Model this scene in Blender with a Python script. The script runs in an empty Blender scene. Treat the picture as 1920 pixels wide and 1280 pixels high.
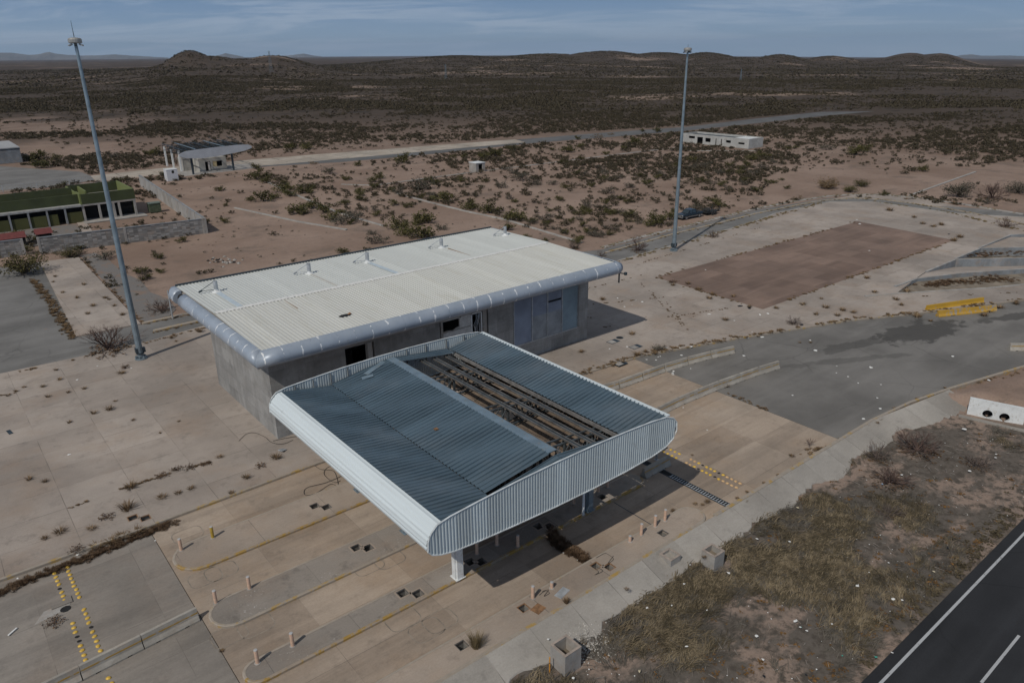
import bpy, bmesh, math, random
import numpy as np
from mathutils import Vector, Matrix, geometry
random.seed(7); RNG = np.random.default_rng(7)
SC = bpy.context.scene; COL = SC.collection
R = math.radians
# ------------------------------------------------------------------ camera
CAMH = 30.0; FPX = 1386.15; PITCH = 0.37263; ROLL = -0.011364; YAW = 0.676811
def _cam_axes():
    rt = Vector((math.cos(YAW), -math.sin(YAW), 0)); hf = Vector((math.sin(YAW), math.cos(YAW), 0))
    fw = hf*math.cos(PITCH) + Vector((0, 0, -math.sin(PITCH)))
    up = rt.cross(fw)
    c, s = math.cos(ROLL), math.sin(ROLL)
    return fw, c*rt + s*up, -s*rt + c*up
FW, RT, UP = _cam_axes()
cam = bpy.data.cameras.new('camera'); camo = bpy.data.objects.new('camera', cam); COL.objects.link(camo)
cam.sensor_width = 36; cam.lens = FPX/1920*36; cam.clip_start = 0.5; cam.clip_end = 120000
M = Matrix((RT, UP, -FW)).transposed().to_4x4(); M.translation = Vector((0, 0, CAMH)); camo.matrix_world = M
SC.camera = camo
def P(px, py, z=0.0):
    """ground point (at height z) seen at a place of the 1920x1280 survey photo"""
    d = FW + RT*((px-960)/FPX) + UP*((640-py)/FPX)
    t = (z-CAMH)/d.z
    return (d.x*t, d.y*t)
def PP(pts, z=0.0): return [P(x, y, z) for x, y in pts]
# ------------------------------------------------------------------ light
SUN_EL, SUN_AZ = 47.0, 20.0            # shadows run along +X turned 20 degrees to +Y
sl = bpy.data.lights.new('sun', 'SUN'); sl.energy = 3.0; sl.angle = R(0.55); sl.color = (1.0, 0.945, 0.86)
so = bpy.data.objects.new('sun', sl); COL.objects.link(so)
ld = Vector((math.cos(R(SUN_AZ))*math.cos(R(SUN_EL)), math.sin(R(SUN_AZ))*math.cos(R(SUN_EL)), -math.sin(R(SUN_EL))))
so.rotation_euler = ld.to_track_quat('-Z', 'Y').to_euler(); so.location = (-40, -20, 80)
SC.view_settings.view_transform = 'Standard'; SC.view_settings.look = 'None'
SC.view_settings.exposure = -0.3; SC.view_settings.gamma = 1
# ------------------------------------------------------------------ node helper
class NT:
    def __init__(s, tree): s.t = tree; s.n = tree.nodes; s.l = tree.links
    def put(s, sock, v):
        if v is None: return
        if isinstance(v, bpy.types.NodeSocket): s.l.new(v, sock)
        else:
            if sock.type == 'RGBA' and len(v) == 3: v = (*v, 1)
            sock.default_value = v
    def node(s, ty, props=None, ins=None):
        n = s.n.new(ty)
        for k, v in (props or {}).items(): setattr(n, k, v)
        for k, v in (ins or {}).items(): s.put(n.inputs[k], v)
        return n
    def math(s, op, a, b=None, c=None, clamp=False):
        n = s.n.new('ShaderNodeMath'); n.operation = op; n.use_clamp = clamp
        s.put(n.inputs[0], a); s.put(n.inputs[1], b); s.put(n.inputs[2], c); return n.outputs[0]
    def mix(s, f, a, b, mode='MIX'):
        n = s.n.new('ShaderNodeMix'); n.data_type = 'RGBA'; n.blend_type = mode
        s.put(n.inputs[0], f); s.put(n.inputs[6], a); s.put(n.inputs[7], b); return n.outputs[2]
    def ramp(s, f, a, b):
        n = s.n.new('ShaderNodeMapRange'); n.interpolation_type = 'SMOOTHSTEP'
        s.put(n.inputs[0], f); s.put(n.inputs[1], a); s.put(n.inputs[2], b); return n.outputs[0]
    def noise(s, vec, scale, detail=4, rough=0.55, dist=0.0):
        n = s.node('ShaderNodeTexNoise', None, {'Vector': vec, 'Scale': scale, 'Detail': detail, 'Roughness': rough, 'Distortion': dist})
        return n.outputs[0]
    def vmul(s, vec, v):
        n = s.n.new('ShaderNodeVectorMath'); n.operation = 'MULTIPLY'; s.put(n.inputs[0], vec); s.put(n.inputs[1], v); return n.outputs[0]
    def vadd(s, vec, v):
        n = s.n.new('ShaderNodeVectorMath'); n.operation = 'ADD'; s.put(n.inputs[0], vec); s.put(n.inputs[1], v); return n.outputs[0]
    def pos(s): return s.n.new('ShaderNodeNewGeometry').outputs['Position']
    def obj(s): return s.n.new('ShaderNodeTexCoord').outputs['Object']
    def xyz(s, v):
        n = s.n.new('ShaderNodeSeparateXYZ'); s.put(n.inputs[0], v); return n.outputs
def new_mat(name):
    m = bpy.data.materials.new(name); m.use_nodes = True
    nt = NT(m.node_tree); b = m.node_tree.nodes['Principled BSDF']
    return m, nt, b
def bump(nt, b, h, strength=0.3, dist=0.02):
    n = nt.node('ShaderNodeBump', None, {'Strength': strength, 'Distance': dist, 'Height': h}); nt.l.new(n.outputs[0], b.inputs['Normal'])
def plain(name, col, rough=0.6, metal=0.0, var=0.25, scale=3.0, dirt=None, obj=True):
    """painted or bare surface with uneven tone"""
    m, nt, b = new_mat(name); v = nt.obj() if obj else nt.pos()
    f = nt.noise(v, scale, 5, 0.6)
    c0 = tuple(c*(1-var) for c in col); c1 = tuple(min(1, c*(1+var)) for c in col)
    c = nt.mix(nt.ramp(f, 0.3, 0.7), c0, c1)
    if dirt:
        g = nt.ramp(nt.noise(v, scale*2.7, 6, 0.7), 0.52, 0.7); c = nt.mix(g, c, dirt)
    nt.put(b.inputs['Base Color'], c); b.inputs['Roughness'].default_value = rough; b.inputs['Metallic'].default_value = metal
    return m
def concrete(name, base, w=0, h=0, ox=0, oy=0, joint=0.03, jcol=(0.09, 0.08, 0.07), pvar=0.12, stain=0.5, warm=(0.30, 0.22, 0.16), streak=None, big=0.09, vert=False, fleck=0):
    """weathered slab concrete, optional joints w x h metres from the real layout"""
    m, nt, b = new_mat(name); p = nt.pos()
    c = nt.mix(nt.ramp(nt.noise(p, big, 5, 0.6), 0.32, 0.68), tuple(x*0.78 for x in base), tuple(x*1.14 for x in base))
    c = nt.mix(nt.math('MULTIPLY', nt.ramp(nt.noise(nt.vadd(p, (31, 17, 3)), big*2.3, 6, 0.65), 0.45, 0.75), 0.55), c, warm)
    c = nt.mix(nt.math('MULTIPLY', nt.ramp(nt.noise(nt.vadd(p, (7, 71, 3)), 0.9, 8, 0.72), 0.5, 0.72), stain*0.6), c, tuple(x*0.5 for x in base))
    if streak:
        s = nt.noise(nt.vmul(p, streak), 1.0, 5, 0.6)
        c = nt.mix(nt.math('MULTIPLY', nt.ramp(s, 0.45, 0.72), 0.5), c, tuple(x*0.55 for x in base))
        s = nt.noise(nt.vadd(nt.vmul(p, streak), (13, 5, 2)), 1.7, 6, 0.62)
        c = nt.mix(nt.math('MULTIPLY', nt.ramp(s, 0.5, 0.7), 0.35), c, tuple(min(1, x*1.35) for x in base))
    bl = nt.noise(nt.vadd(nt.vmul(p, (0.35, 0.8, 0.8)), (3, 9, 1)), 0.55, 7, 0.7)
    c = nt.mix(nt.math('MULTIPLY', nt.ramp(bl, 0.55, 0.74), 0.45*stain), c, tuple(x*0.58 for x in base))
    fine = nt.noise(p, 9, 4, 0.7)
    c = nt.mix(nt.math('MULTIPLY', nt.ramp(nt.noise(nt.vmul(p, (1.2, 7, 3)), 1.0, 5, 0.7), 0.4, 0.7), 0.16), c, tuple(x*0.62 for x in base))
    c = nt.mix(0.6, c, nt.mix(fine, (0.25, 0.25, 0.25), (0.75, 0.75, 0.75)), 'SOFT_LIGHT')
    if w:
        wob = nt.noise(p, 0.5, 3, 0.6)
        v = nt.vadd(p, (ox, oy, 0))
        if vert:
            q = nt.xyz(p); v = nt.node('ShaderNodeCombineXYZ', None, {0: nt.math('ADD', q[0], q[1]), 1: q[2]}).outputs[0]
        wv = nt.node('ShaderNodeCombineXYZ', None, {0: nt.math('MULTIPLY', wob, 0.05), 1: nt.math('MULTIPLY', wob, 0.06)}).outputs[0]
        v = nt.vadd(v, wv)
        br = nt.node('ShaderNodeTexBrick', {'offset': 0.0, 'squash': 1.0},
                     {'Vector': v, 'Color1': (0.5-pvar,)*3, 'Color2': (0.5+pvar,)*3, 'Mortar': (0.5,)*3, 'Scale': 1.0,
                      'Mortar Size': joint*0.5, 'Mortar Smooth': 0.3, 'Bias': 0.0, 'Brick Width': w, 'Row Height': h})
        c = nt.mix(1.0, c, br.outputs[0], 'SOFT_LIGHT')
        jm = nt.math('MULTIPLY', br.outputs[1], nt.ramp(nt.noise(p, 0.25, 4, 0.6), 0.36, 0.64))
        c = nt.mix(nt.math('MULTIPLY', jm, 0.85), c, jcol)
    if fleck:
        fl = nt.math('MULTIPLY', nt.ramp(nt.noise(p, 4.5, 5, 0.75), 0.60, 0.66), nt.ramp(nt.noise(p, 0.35, 3), 0.5, 0.62))
        c = nt.mix(nt.math('MULTIPLY', fl, fleck), c, (0.55, 0.54, 0.52))
    nt.put(b.inputs['Base Color'], c); b.inputs['Roughness'].default_value = 0.9
    bump(nt, b, fine, 0.25, 0.01)
    return m
def asphalt(name, base, blots=(), crack=True, tracks=()):
    m, nt, b = new_mat(name); p = nt.pos()
    c = nt.mix(nt.ramp(nt.noise(p, 0.12, 5, 0.6), 0.3, 0.7), tuple(x*0.8 for x in base), tuple(x*1.2 for x in base))
    s = nt.noise(nt.vmul(p, (0.06, 0.5, 1)), 1.0, 5, 0.6)
    c = nt.mix(nt.math('MULTIPLY', nt.ramp(s, 0.45, 0.7), 0.4), c, tuple(x*1.45 for x in base))
    if crack:
        vo = nt.node('ShaderNodeTexVoronoi', {'feature': 'DISTANCE_TO_EDGE'}, {'Vector': nt.vadd(p, nt.node('ShaderNodeTexNoise', None, {'Vector': p, 'Scale': 0.4, 'Detail': 4}).outputs[1]), 'Scale': 0.13}).outputs[0]
        k = nt.math('MULTIPLY', nt.math('SUBTRACT', 1.0, nt.ramp(vo, 0.0, 0.012)), nt.ramp(nt.noise(p, 0.07, 3), 0.42, 0.6))
        c = nt.mix(nt.math('MULTIPLY', k, 0.5), c, tuple(x*0.55 for x in base))
    for ty in tracks:
        yy = nt.math('ABSOLUTE', nt.math('SUBTRACT', nt.xyz(p)[1], ty)); k = nt.math('MULTIPLY', nt.math('SUBTRACT', 1.0, nt.ramp(yy, 0.15, 0.6)), nt.ramp(nt.noise(nt.vmul(p, (0.08, 1, 1)), 1.0, 4), 0.3, 0.7))
        c = nt.mix(nt.math('MULTIPLY', k, 0.5), c, tuple(x*1.6 for x in base))
    for (ax, ay), (bx, by), hw, dk in blots:
        th = math.atan2(by-ay, bx-ax); L = math.hypot(bx-ax, by-ay)/2
        v = nt.vadd(p, (-(ax+bx)/2, -(ay+by)/2, 0)); v = nt.node('ShaderNodeVectorRotate', {'rotation_type': 'Z_AXIS'}, {'Vector': v, 'Angle': -th}).outputs[0]
        v = nt.vmul(v, (1/L, 1/hw, 0)); d = nt.node('ShaderNodeVectorMath', {'operation': 'LENGTH'}, {0: v}).outputs[1]
        d = nt.math('ADD', d, nt.math('MULTIPLY', nt.math('SUBTRACT', nt.noise(nt.vmul(p, (0.6, 1.0, 1)), 0.55, 6, 0.65), 0.5), 2.6))
        c = nt.mix(nt.math('MULTIPLY', nt.math('SUBTRACT', 1.0, nt.ramp(d, 0.75, 1.05)), dk), c, tuple(x*0.42 for x in base))
    fine = nt.noise(p, 14, 3, 0.7)
    c = nt.mix(0.5, c, nt.mix(fine, (0.2,)*3, (0.8,)*3), 'SOFT_LIGHT')
    nt.put(b.inputs['Base Color'], c); b.inputs['Roughness'].default_value = 0.92; b.inputs['Specular IOR Level'].default_value = 0.25
    bump(nt, b, fine, 0.25, 0.01)
    return m
def paint_over(name, paint, under, amount=0.5, scale=2.5, streak=(1, 1, 1), rough=0.7):
    """worn paint: patches of the surface below show through"""
    m, nt, b = new_mat(name); p = nt.pos()
    f = nt.noise(nt.vmul(p, streak), scale, 7, 0.72)
    k = nt.ramp(f, amount-0.06, amount+0.06)
    tone = nt.noise(p, 0.8, 4)
    c = nt.mix(k, nt.mix(tone, tuple(x*0.8 for x in paint), tuple(min(1, x*1.15) for x in paint)), nt.mix(nt.noise(p, 3, 4), tuple(x*0.7 for x in under), tuple(x*1.2 for x in under)))
    nt.put(b.inputs['Base Color'], c); b.inputs['Roughness'].default_value = rough
    return m
# ------------------------------------------------------------------ mesh helper
ORG = {}
class MB:
    def __init__(s): s.v = []; s.f = []; s.m = []
    def add(s, vs, fs, mi=0):
        o = len(s.v); s.v += [tuple(v) for v in vs]; s.f += [tuple(i+o for i in f) for f in fs]; s.m += [mi]*len(fs)
    def box(s, x0, x1, y0, y1, z0, z1, mi=0):
        s.add([(x0,y0,z0),(x1,y0,z0),(x1,y1,z0),(x0,y1,z0),(x0,y0,z1),(x1,y0,z1),(x1,y1,z1),(x0,y1,z1)],
              [(0,3,2,1),(4,5,6,7),(0,1,5,4),(1,2,6,5),(2,3,7,6),(3,0,4,7)], mi)
    def bar(s, a, b, w, h=None, mi=0, up=(0, 0, 1)):
        a = Vector(a); b = Vector(b); h = h or w; d = (b-a).normalized(); u = Vector(up)
        if abs(d.dot(u)) > 0.98: u = Vector((1, 0, 0))
        sx = d.cross(u).normalized()*w/2; sy = sx.cross(d).normalized()*h/2
        q = [a-sx-sy, a+sx-sy, a+sx+sy, a-sx+sy, b-sx-sy, b+sx-sy, b+sx+sy, b-sx+sy]
        s.add(q, [(0,1,2,3),(7,6,5,4),(0,4,5,1),(1,5,6,2),(2,6,7,3),(3,7,4,0)], mi)
    def tube(s, pts, r, n=6, mi=0, cap=True):
        pts = [Vector(p) for p in pts]; rr = r if isinstance(r, (list, tuple)) else [r]*len(pts); rings = []
        for i, p in enumerate(pts):
            d = (pts[min(i+1, len(pts)-1)]-pts[max(i-1, 0)]).normalized()
            u = Vector((0, 0, 1)) if abs(d.z) < 0.95 else Vector((1, 0, 0))
            sx = d.cross(u).normalized(); sy = sx.cross(d)
            rings.append([p+(sx*math.cos(2*math.pi*k/n)+sy*math.sin(2*math.pi*k/n))*rr[i] for k in range(n)])
        vs = [v for g in rings for v in g]; fs = []
        for i in range(len(pts)-1):
            for k in range(n): fs.append((i*n+k, i*n+(k+1) % n, (i+1)*n+(k+1) % n, (i+1)*n+k))
        if cap: fs += [tuple(range(n-1, -1, -1)), tuple(range((len(pts)-1)*n, len(pts)*n))]
        s.add(vs, fs, mi)
    def lathe(s, prof, c=(0, 0, 0), n=16, mi=0):
        vs = []; fs = []
        for r, z in prof:
            for k in range(n): vs.append((c[0]+r*math.cos(2*math.pi*k/n), c[1]+r*math.sin(2*math.pi*k/n), c[2]+z))
        for i in range(len(prof)-1):
            for k in range(n): fs.append((i*n+k, i*n+(k+1) % n, (i+1)*n+(k+1) % n, (i+1)*n+k))
        fs += [tuple(range(n-1, -1, -1)), tuple(range((len(prof)-1)*n, len(prof)*n))]
        s.add(vs, fs, mi)
    def prism(s, poly, z0, z1, mi=0, side=None):
        n = len(poly); vs = [(x, y, z0) for x, y in poly]+[(x, y, z1) for x, y in poly]
        a = sum(poly[i][0]*poly[(i+1) % n][1]-poly[(i+1) % n][0]*poly[i][1] for i in range(n))
        top = tuple(range(n, 2*n)); bot = tuple(range(n-1, -1, -1)); sd = [(i, (i+1) % n, n+(i+1) % n, n+i) for i in range(n)]
        if a < 0: top = top[::-1]; bot = bot[::-1]; sd = [f[::-1] for f in sd]
        s.add(vs, [top, bot], mi); s.add(vs, sd, mi if side is None else side)
    def sweep(s, prof, path, mi=0, close=True):
        """profile (list of (a,b)) along path of (origin, avec, bvec)"""
        n = len(prof); vs = []; fs = []
        for o, a, b in path: vs += [Vector(o)+Vector(a)*u+Vector(b)*v for u, v in prof]
        k = n if close else n-1
        for i in range(len(path)-1):
            for j in range(k): fs.append((i*n+j, i*n+(j+1) % n, (i+1)*n+(j+1) % n, (i+1)*n+j))
        if close: fs += [tuple(range(n-1, -1, -1)), tuple(range((len(path)-1)*n, len(path)*n))]
        s.add(vs, fs, mi)
    def build(s, name, mats, parent=None, loc=None, smooth=False):
        me = bpy.data.meshes.new(name)
        vs = s.v
        if loc is not None and parent is None: vs = [(x-loc[0], y-loc[1], z-loc[2]) for x, y, z in vs]
        elif parent is not None:
            l = ORG.get(parent.name, (0, 0, 0)); vs = [(x-l[0], y-l[1], z-l[2]) for x, y, z in vs]
        me.from_pydata(vs, [], s.f)
        for mt in (mats if isinstance(mats, (list, tuple)) else [mats]): me.materials.append(mt)
        if len(me.materials) > 1: me.polygons.foreach_set('material_index', s.m)
        if smooth: me.polygons.foreach_set('use_smooth', [True]*len(me.polygons))
        me.validate(); me.update()
        o = bpy.data.objects.new(name, me); COL.objects.link(o)
        if loc is not None and parent is None: o.location = loc
        if parent is not None:
            o.parent = parent; ORG[o.name] = ORG.get(parent.name, (0, 0, 0))
        return o
def tag(o, label, cat, group=None):
    o['label'] = label; o['category'] = cat
    if group: o['group'] = group
    return o
def stuff(o): o['kind'] = 'stuff'; return o
def struct(o): o['kind'] = 'structure'; return o
def thing(name, label, cat, loc=(0, 0, 0), group=None):
    """Empty at the thing's base; parts built in world metres around it"""
    o = bpy.data.objects.new(name, None); COL.objects.link(o); o.location = loc; ORG[o.name] = tuple(loc); o.empty_display_size = 0.3
    return tag(o, label, cat, group)
def local(name, label, cat, group=None, loc=(0, 0, 0), rz=0.0):
    """Empty whose parts are modelled round the origin"""
    o = bpy.data.objects.new(name, None); COL.objects.link(o); o.location = loc; o.rotation_euler = (0, 0, rz)
    return tag(o, label, cat, group)
def dup(root, loc, rz=0.0, label=None, group=None, scale=None):
    r = root.copy(); COL.objects.link(r); r.location = loc; r.rotation_euler = (0, 0, rz)
    if label: r['label'] = label
    if group: r['group'] = group
    if scale: r.scale = scale
    for ch in list(root.children):
        c = ch.copy(); COL.objects.link(c); c.parent = r
        for g in list(ch.children):
            d = g.copy(); COL.objects.link(d); d.parent = c
    return r
def sheet(name, outer, z, mats, holes=(), skirt=0.3, mi_side=0):
    """flat slab top with cut-outs and a downturned edge"""
    zf = z if callable(z) else (lambda x, y: z)
    loops = [list(outer)]+[list(h) for h in holes]
    tri = geometry.tessellate_polygon([[Vector((x, y, 0)) for x, y in l] for l in loops])
    pts = [p for l in loops for p in l]
    mb = MB(); vs = [(x, y, zf(x, y)) for x, y in pts]; fs = []
    for t in tri:
        a, b, c = (Vector(vs[i]) for i in t)
        fs.append(tuple(t) if (b-a).cross(c-a).z > 0 else tuple(t[::-1]))
    mb.add(vs, fs, 0)
    if skirt:
        for l in loops:
            n = len(l)
            v = [(x, y, zf(x, y)) for x, y in l]+[(x, y, zf(x, y)-skirt) for x, y in l]
            mb.add(v, [(i, (i+1) % n, n+(i+1) % n, n+i) for i in range(n)], mi_side)
    return mb.build(name, mats)
def inside(poly, x, y):
    x = np.asarray(x, float); y = np.asarray(y, float); r = np.zeros(x.shape, bool); n = len(poly); j = n-1
    for i in range(n):
        xi, yi = poly[i]; xj, yj = poly[j]
        c = ((yi > y) != (yj > y)) & (x < (xj-xi)*(y-yi)/((yj-yi) if yj != yi else 1e-9)+xi)
        r ^= c; j = i
    return r
def sstep(a, b, x):
    t = np.clip((np.asarray(x, float)-a)/(b-a), 0, 1); return t*t*(3-2*t)
_G = RNG.random((256, 256))
def vn(x, y):
    x = np.asarray(x, float); y = np.asarray(y, float)
    xi = np.floor(x).astype(int); yi = np.floor(y).astype(int); u = x-xi; v = y-yi
    u = u*u*(3-2*u); v = v*v*(3-2*v)
    a = _G[xi % 256, yi % 256]; b = _G[(xi+1) % 256, yi % 256]; c = _G[xi % 256, (yi+1) % 256]; d = _G[(xi+1) % 256, (yi+1) % 256]
    return (a*(1-u)+b*u)*(1-v)+(c*(1-u)+d*u)*v
def fbm(x, y, o=4):
    s = 0; a = 0.5; t = 0
    for i in range(o): s = s+a*vn(np.asarray(x)*2**i+17*i, np.asarray(y)*2**i+29*i); t += a; a *= 0.5
    return s/t
# ------------------------------------------------------------------ sky
W = bpy.data.worlds.new('World'); SC.world = W; W.use_nodes = True
wt = NT(W.node_tree); bg = W.node_tree.nodes['Background']
sky = wt.node('ShaderNodeTexSky', {'sky_type': 'NISHITA', 'sun_disc': False, 'sun_elevation': R(SUN_EL), 'sun_rotation': math.atan2(-ld.x, -ld.y) % (2*math.pi),
              'altitude': 1300, 'air_density': 1.0, 'dust_density': 0.6, 'ozone_density': 2.2})
tc = wt.n.new('ShaderNodeTexCoord'); gx = wt.xyz(tc.outputs['Generated'])
# thin high cloud: project the view direction on a flat layer
zz = wt.math('MAXIMUM', gx[2], 0.0); den = wt.math('ADD', zz, 0.09)
cp = wt.node('ShaderNodeCombineXYZ', None, {0: wt.math('DIVIDE', gx[0], den), 1: wt.math('DIVIDE', gx[1], den), 2: 0.0}).outputs[0]
rot = wt.node('ShaderNodeVectorRotate', {'rotation_type': 'Z_AXIS'}, {'Vector': cp, 'Angle': YAW+0.12}).outputs[0]
cl = wt.noise(wt.vmul(rot, (0.30, 0.50, 1)), 1.7, 10, 0.66, 0.6)
cl2 = wt.noise(wt.vadd(wt.vmul(rot, (0.2, 0.42, 1)), (5.2, 1.7, 0)), 0.8, 5, 0.5)
cm = wt.math('MULTIPLY', wt.ramp(cl, 0.43, 0.62), wt.ramp(cl2, 0.33, 0.52))
grad = wt.mix(wt.ramp(gx[2], -0.01, 0.085), (5.6, 8.1, 10.8), (2.7, 4.9, 8.7))
base = wt.mix(wt.math('MULTIPLY', wt.math('SUBTRACT', 1.0, wt.ramp(gx[2], 0.15, 0.6)), 0.85), wt.mix(0.55, sky.outputs[0], (4.3, 4.3, 4.4)), grad)
cc = wt.mix(wt.math('MULTIPLY', cm, 0.62), base, (7.6, 9.2, 11.4))
W.node_tree.links.new(cc, bg.inputs[0]); bg.inputs[1].default_value = 0.058
# ------------------------------------------------------------------ materials
C_APRON = concrete('apron_concrete', (0.345, 0.297, 0.258), 4.4, 3.3, 1.1, 0.9, 0.05, jcol=(0.11, 0.092, 0.078), pvar=0.06, stain=0.9)
C_LANE = concrete('lane_concrete', (0.348, 0.28, 0.22), 6.2, 3.35, 0.2, 0.6, 0.03, jcol=(0.12, 0.098, 0.08), pvar=0.10, stain=0.85, warm=(0.33, 0.23, 0.15), streak=(0.05, 0.7, 1))
C_APPR = concrete('approach_concrete', (0.255, 0.228, 0.20), 5.6, 3.7, 0.0, 1.1, 0.035, jcol=(0.12, 0.105, 0.09), pvar=0.05, stain=0.7, warm=(0.26, 0.21, 0.17), streak=(0.06, 0.6, 1))
C_ISL = concrete('island_concrete', (0.355, 0.295, 0.243), 5.0, 50, 2.2, 9, 0.04, pvar=0.05, stain=0.7, warm=(0.36, 0.26, 0.18))
C_ISLG = concrete('island_grey_concrete', (0.29, 0.258, 0.226), 5.0, 50, 1.2, 9, 0.04, pvar=0.10, stain=1.1, fleck=0.7)
C_SLOPE = concrete('slope_concrete', (0.345, 0.32, 0.287), 3.1, 30, 0.6, 4, 0.05, pvar=0.09, stain=0.7, warm=(0.28, 0.25, 0.22))
C_BROWN = concrete('brown_slab', (0.205, 0.14, 0.108), 3.7, 2.35, 0.5, 0.2, 0.04, pvar=0.10, stain=0.5, warm=(0.15, 0.105, 0.085), jcol=(0.2, 0.15, 0.12), streak=(0.05, 0.5, 1))
C_WALL = concrete('cast_concrete_wall', (0.285, 0.28, 0.27), 2.44, 1.22, joint=0.03, jcol=(0.16, 0.155, 0.15), pvar=0.09, vert=True, stain=1.1, warm=(0.24, 0.22, 0.2), streak=(0.8, 0.8, 0.12), big=0.35)
C_PLAIN = concrete('plain_concrete', (0.34, 0.325, 0.305), stain=0.7, big=0.4)
C_BARR = concrete('barrier_concrete', (0.36, 0.335, 0.295), stain=0.8, big=0.5, streak=(0.3, 0.3, 2.0))
C_FAR = concrete('far_lane_concrete', (0.40, 0.35, 0.29), 9, 3.4, 0, 0, 0.5, pvar=0.05, stain=0.4)
C_BLUE = concrete('dock_wall_concrete', (0.23, 0.25, 0.27), stain=0.9, streak=(0.5, 0.5, 0.1), big=0.4)
A_ROAD = asphalt('asphalt_grey', (0.165, 0.157, 0.147), [(P(1640, 640, -.16), P(1800, 604, -.16), 2.6, 0.85), (P(1520, 662, -.16), P(1680, 632, -.16), 1.2, 0.6), (P(1820, 606, -.16), P(1990, 580, -.16), 1.0, 0.75), (P(1440, 690, -.16), P(1720, 662, -.16), 0.7, 0.4)]); A_LOT = asphalt('asphalt_lot', (0.165, 0.16, 0.153)); A_DARK = asphalt('asphalt_new', (0.026, 0.027, 0.030), tracks=(10.1, 8.4, 6.6, 4.9, 3.0))
A_FAR = asphalt('asphalt_far', (0.115, 0.115, 0.115))
Y_KERB = paint_over('yellow_kerb_paint', (0.34, 0.215, 0.055), (0.31, 0.255, 0.2), 0.50, 1.4)
Y_WORN = paint_over('worn_kerb_paint', (0.38, 0.25, 0.075), (0.33, 0.285, 0.235), 0.43, 0.9)
Y_BARE = paint_over('bare_kerb', (0.40, 0.30, 0.14), (0.36, 0.31, 0.255), 0.36, 0.8)
Y_BAR = paint_over('yellow_barrier_paint', (0.47, 0.275, 0.025), (0.3, 0.28, 0.25), 0.64, 2.0)
Y_BARW = paint_over('scuffed_yellow_barrier_paint', (0.46, 0.27, 0.035), (0.3, 0.28, 0.25), 0.56, 1.6, (1, 1, 0.7))
Y_STUD = plain('stud_yellow', (0.62, 0.40, 0.06), 0.5, var=0.2, scale=8)
O_STUD = plain('stud_faded', (0.55, 0.36, 0.18), 0.5, var=0.2, scale=8)
W_LINE = paint_over('road_line_white', (0.42, 0.43, 0.44), (0.10, 0.10, 0.10), 0.62, 5.0)
S_BED = plain('bed_soil', (0.20, 0.165, 0.125), 0.95, var=0.3, scale=0.6, obj=False)
# ------------------------------------------------------------------ terrain
KX = [-60, 60, 72.2, 84, 107, 140, 220]; KV = [25, 25, 23.3, 20.6, 12.6, 1.0, -27]
def kerbY(x): return np.interp(x, KX, KV)
LANES = [(-45, 48.9), (20, 49.3), (44, 48.6), (54.9, 47.9), (54.9, 25), (-45, 25)]
ROAD = [(54.9, 47.9), (56.4, 47.6), (68.9, 43.8), (83.2, 39), (89.8, 35.8), (106.7, 28.8), (125, 20.5), (150, 8), (140, 1), (107, 12.6), (84, 20.6), (72.2, 23.3), (63, 24.8), (54.9, 25)]
DOCK = [(98, 40.6), (106, 41.9), (110.5, 42.5), (144.2, 43.2), (161, 33), (150, 20), (124, 26.6), (108.6, 33.6), (99.5, 39.0)]
APRON = [(-45, 48.9), (20, 49.3), (44, 48.6), (56.4, 47.6), (68.9, 43.8), (83.2, 39), (89.8, 35.8), (106.7, 28.8), (125, 20.5), (150, 10), (166, 20), (163, 46), (156, 58), (156.2, 72.8), (149.8, 78.8), (131, 79.8), (121.9, 78.1), (95, 76.2), (82, 75.6), (60, 82), (24.6, 88), (14.6, 86.5), (2.6, 86.9), (-45, 87.2)]
PADS = [(13.1, 134.7), (18.4, 133.9), (17.7, 93.3), (10.8, 93.6)]
LOT = [(-45, 87.2), (2.6, 86.9), (14.6, 86.5), (24.6, 88), (60, 82), (82, 75.6), (95, 76.2), (121.9, 78.1), (131, 79.8), (149.8, 78.8), (156.2, 72.8), (156, 58), (163, 46), (167, 46.5), (163.5, 60), (162, 73), (153.5, 81.5), (131.9, 84.2), (105.6, 83.3), (85, 82.3), (60, 90), (24, 93), (17.7, 93.2), (18.4, 134), (13, 135), (-45, 142)]
PITZONE = [(3, 25.4), (41, 25.4), (41, 52), (3, 52)]
HILLS = [(362, 1500, 44, 170, 38.5), (395, 1500, 85, 230, 29), (512, 1560, 62, 220, 29), (450, 1500, 110, 260, 24), (370, 1350, 130, 330, 16), (860, 2400, 110, 500, 21),
         (1030, 2500, 95, 420, 25), (1140, 2550, 85, 420, 30.5), (1240, 2600, 75, 420, 24.5), (1330, 2600, 55, 400, 23), (1468, 2300, 48, 300, 17), (1405, 2300, 60, 300, 10),
         (1565, 2700, 48, 350, 11), (1500, 2600, 90, 350, 2), (1715, 2800, 46, 350, 14), (1770, 2800, 42, 350, 12), (1690, 2800, 75, 300, 2), (940, 2300, 170, 500, 17)]
def polar(x, y):
    r = np.hypot(x, y); fx = np.asarray(x)*math.cos(YAW)-np.asarray(y)*math.sin(YAW); fy = np.asarray(x)*math.sin(YAW)+np.asarray(y)*math.cos(YAW)
    px = 960+FPX*fx/np.maximum(fy, 1e-3)/math.cos(PITCH)
    return r, np.clip(np.where(fy > 0, px, np.where(fx > 0, 3000, -1000)), -1000, 3000)
def plainz(r, px):
    dl = np.interp(px, [-400, 0, 500, 1000, 1500, 1900, 2300], [1, 2, 3, 5, 13, 18.5, 22])*0.000626
    return -dl*np.maximum(0, r-600)**1.0
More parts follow.
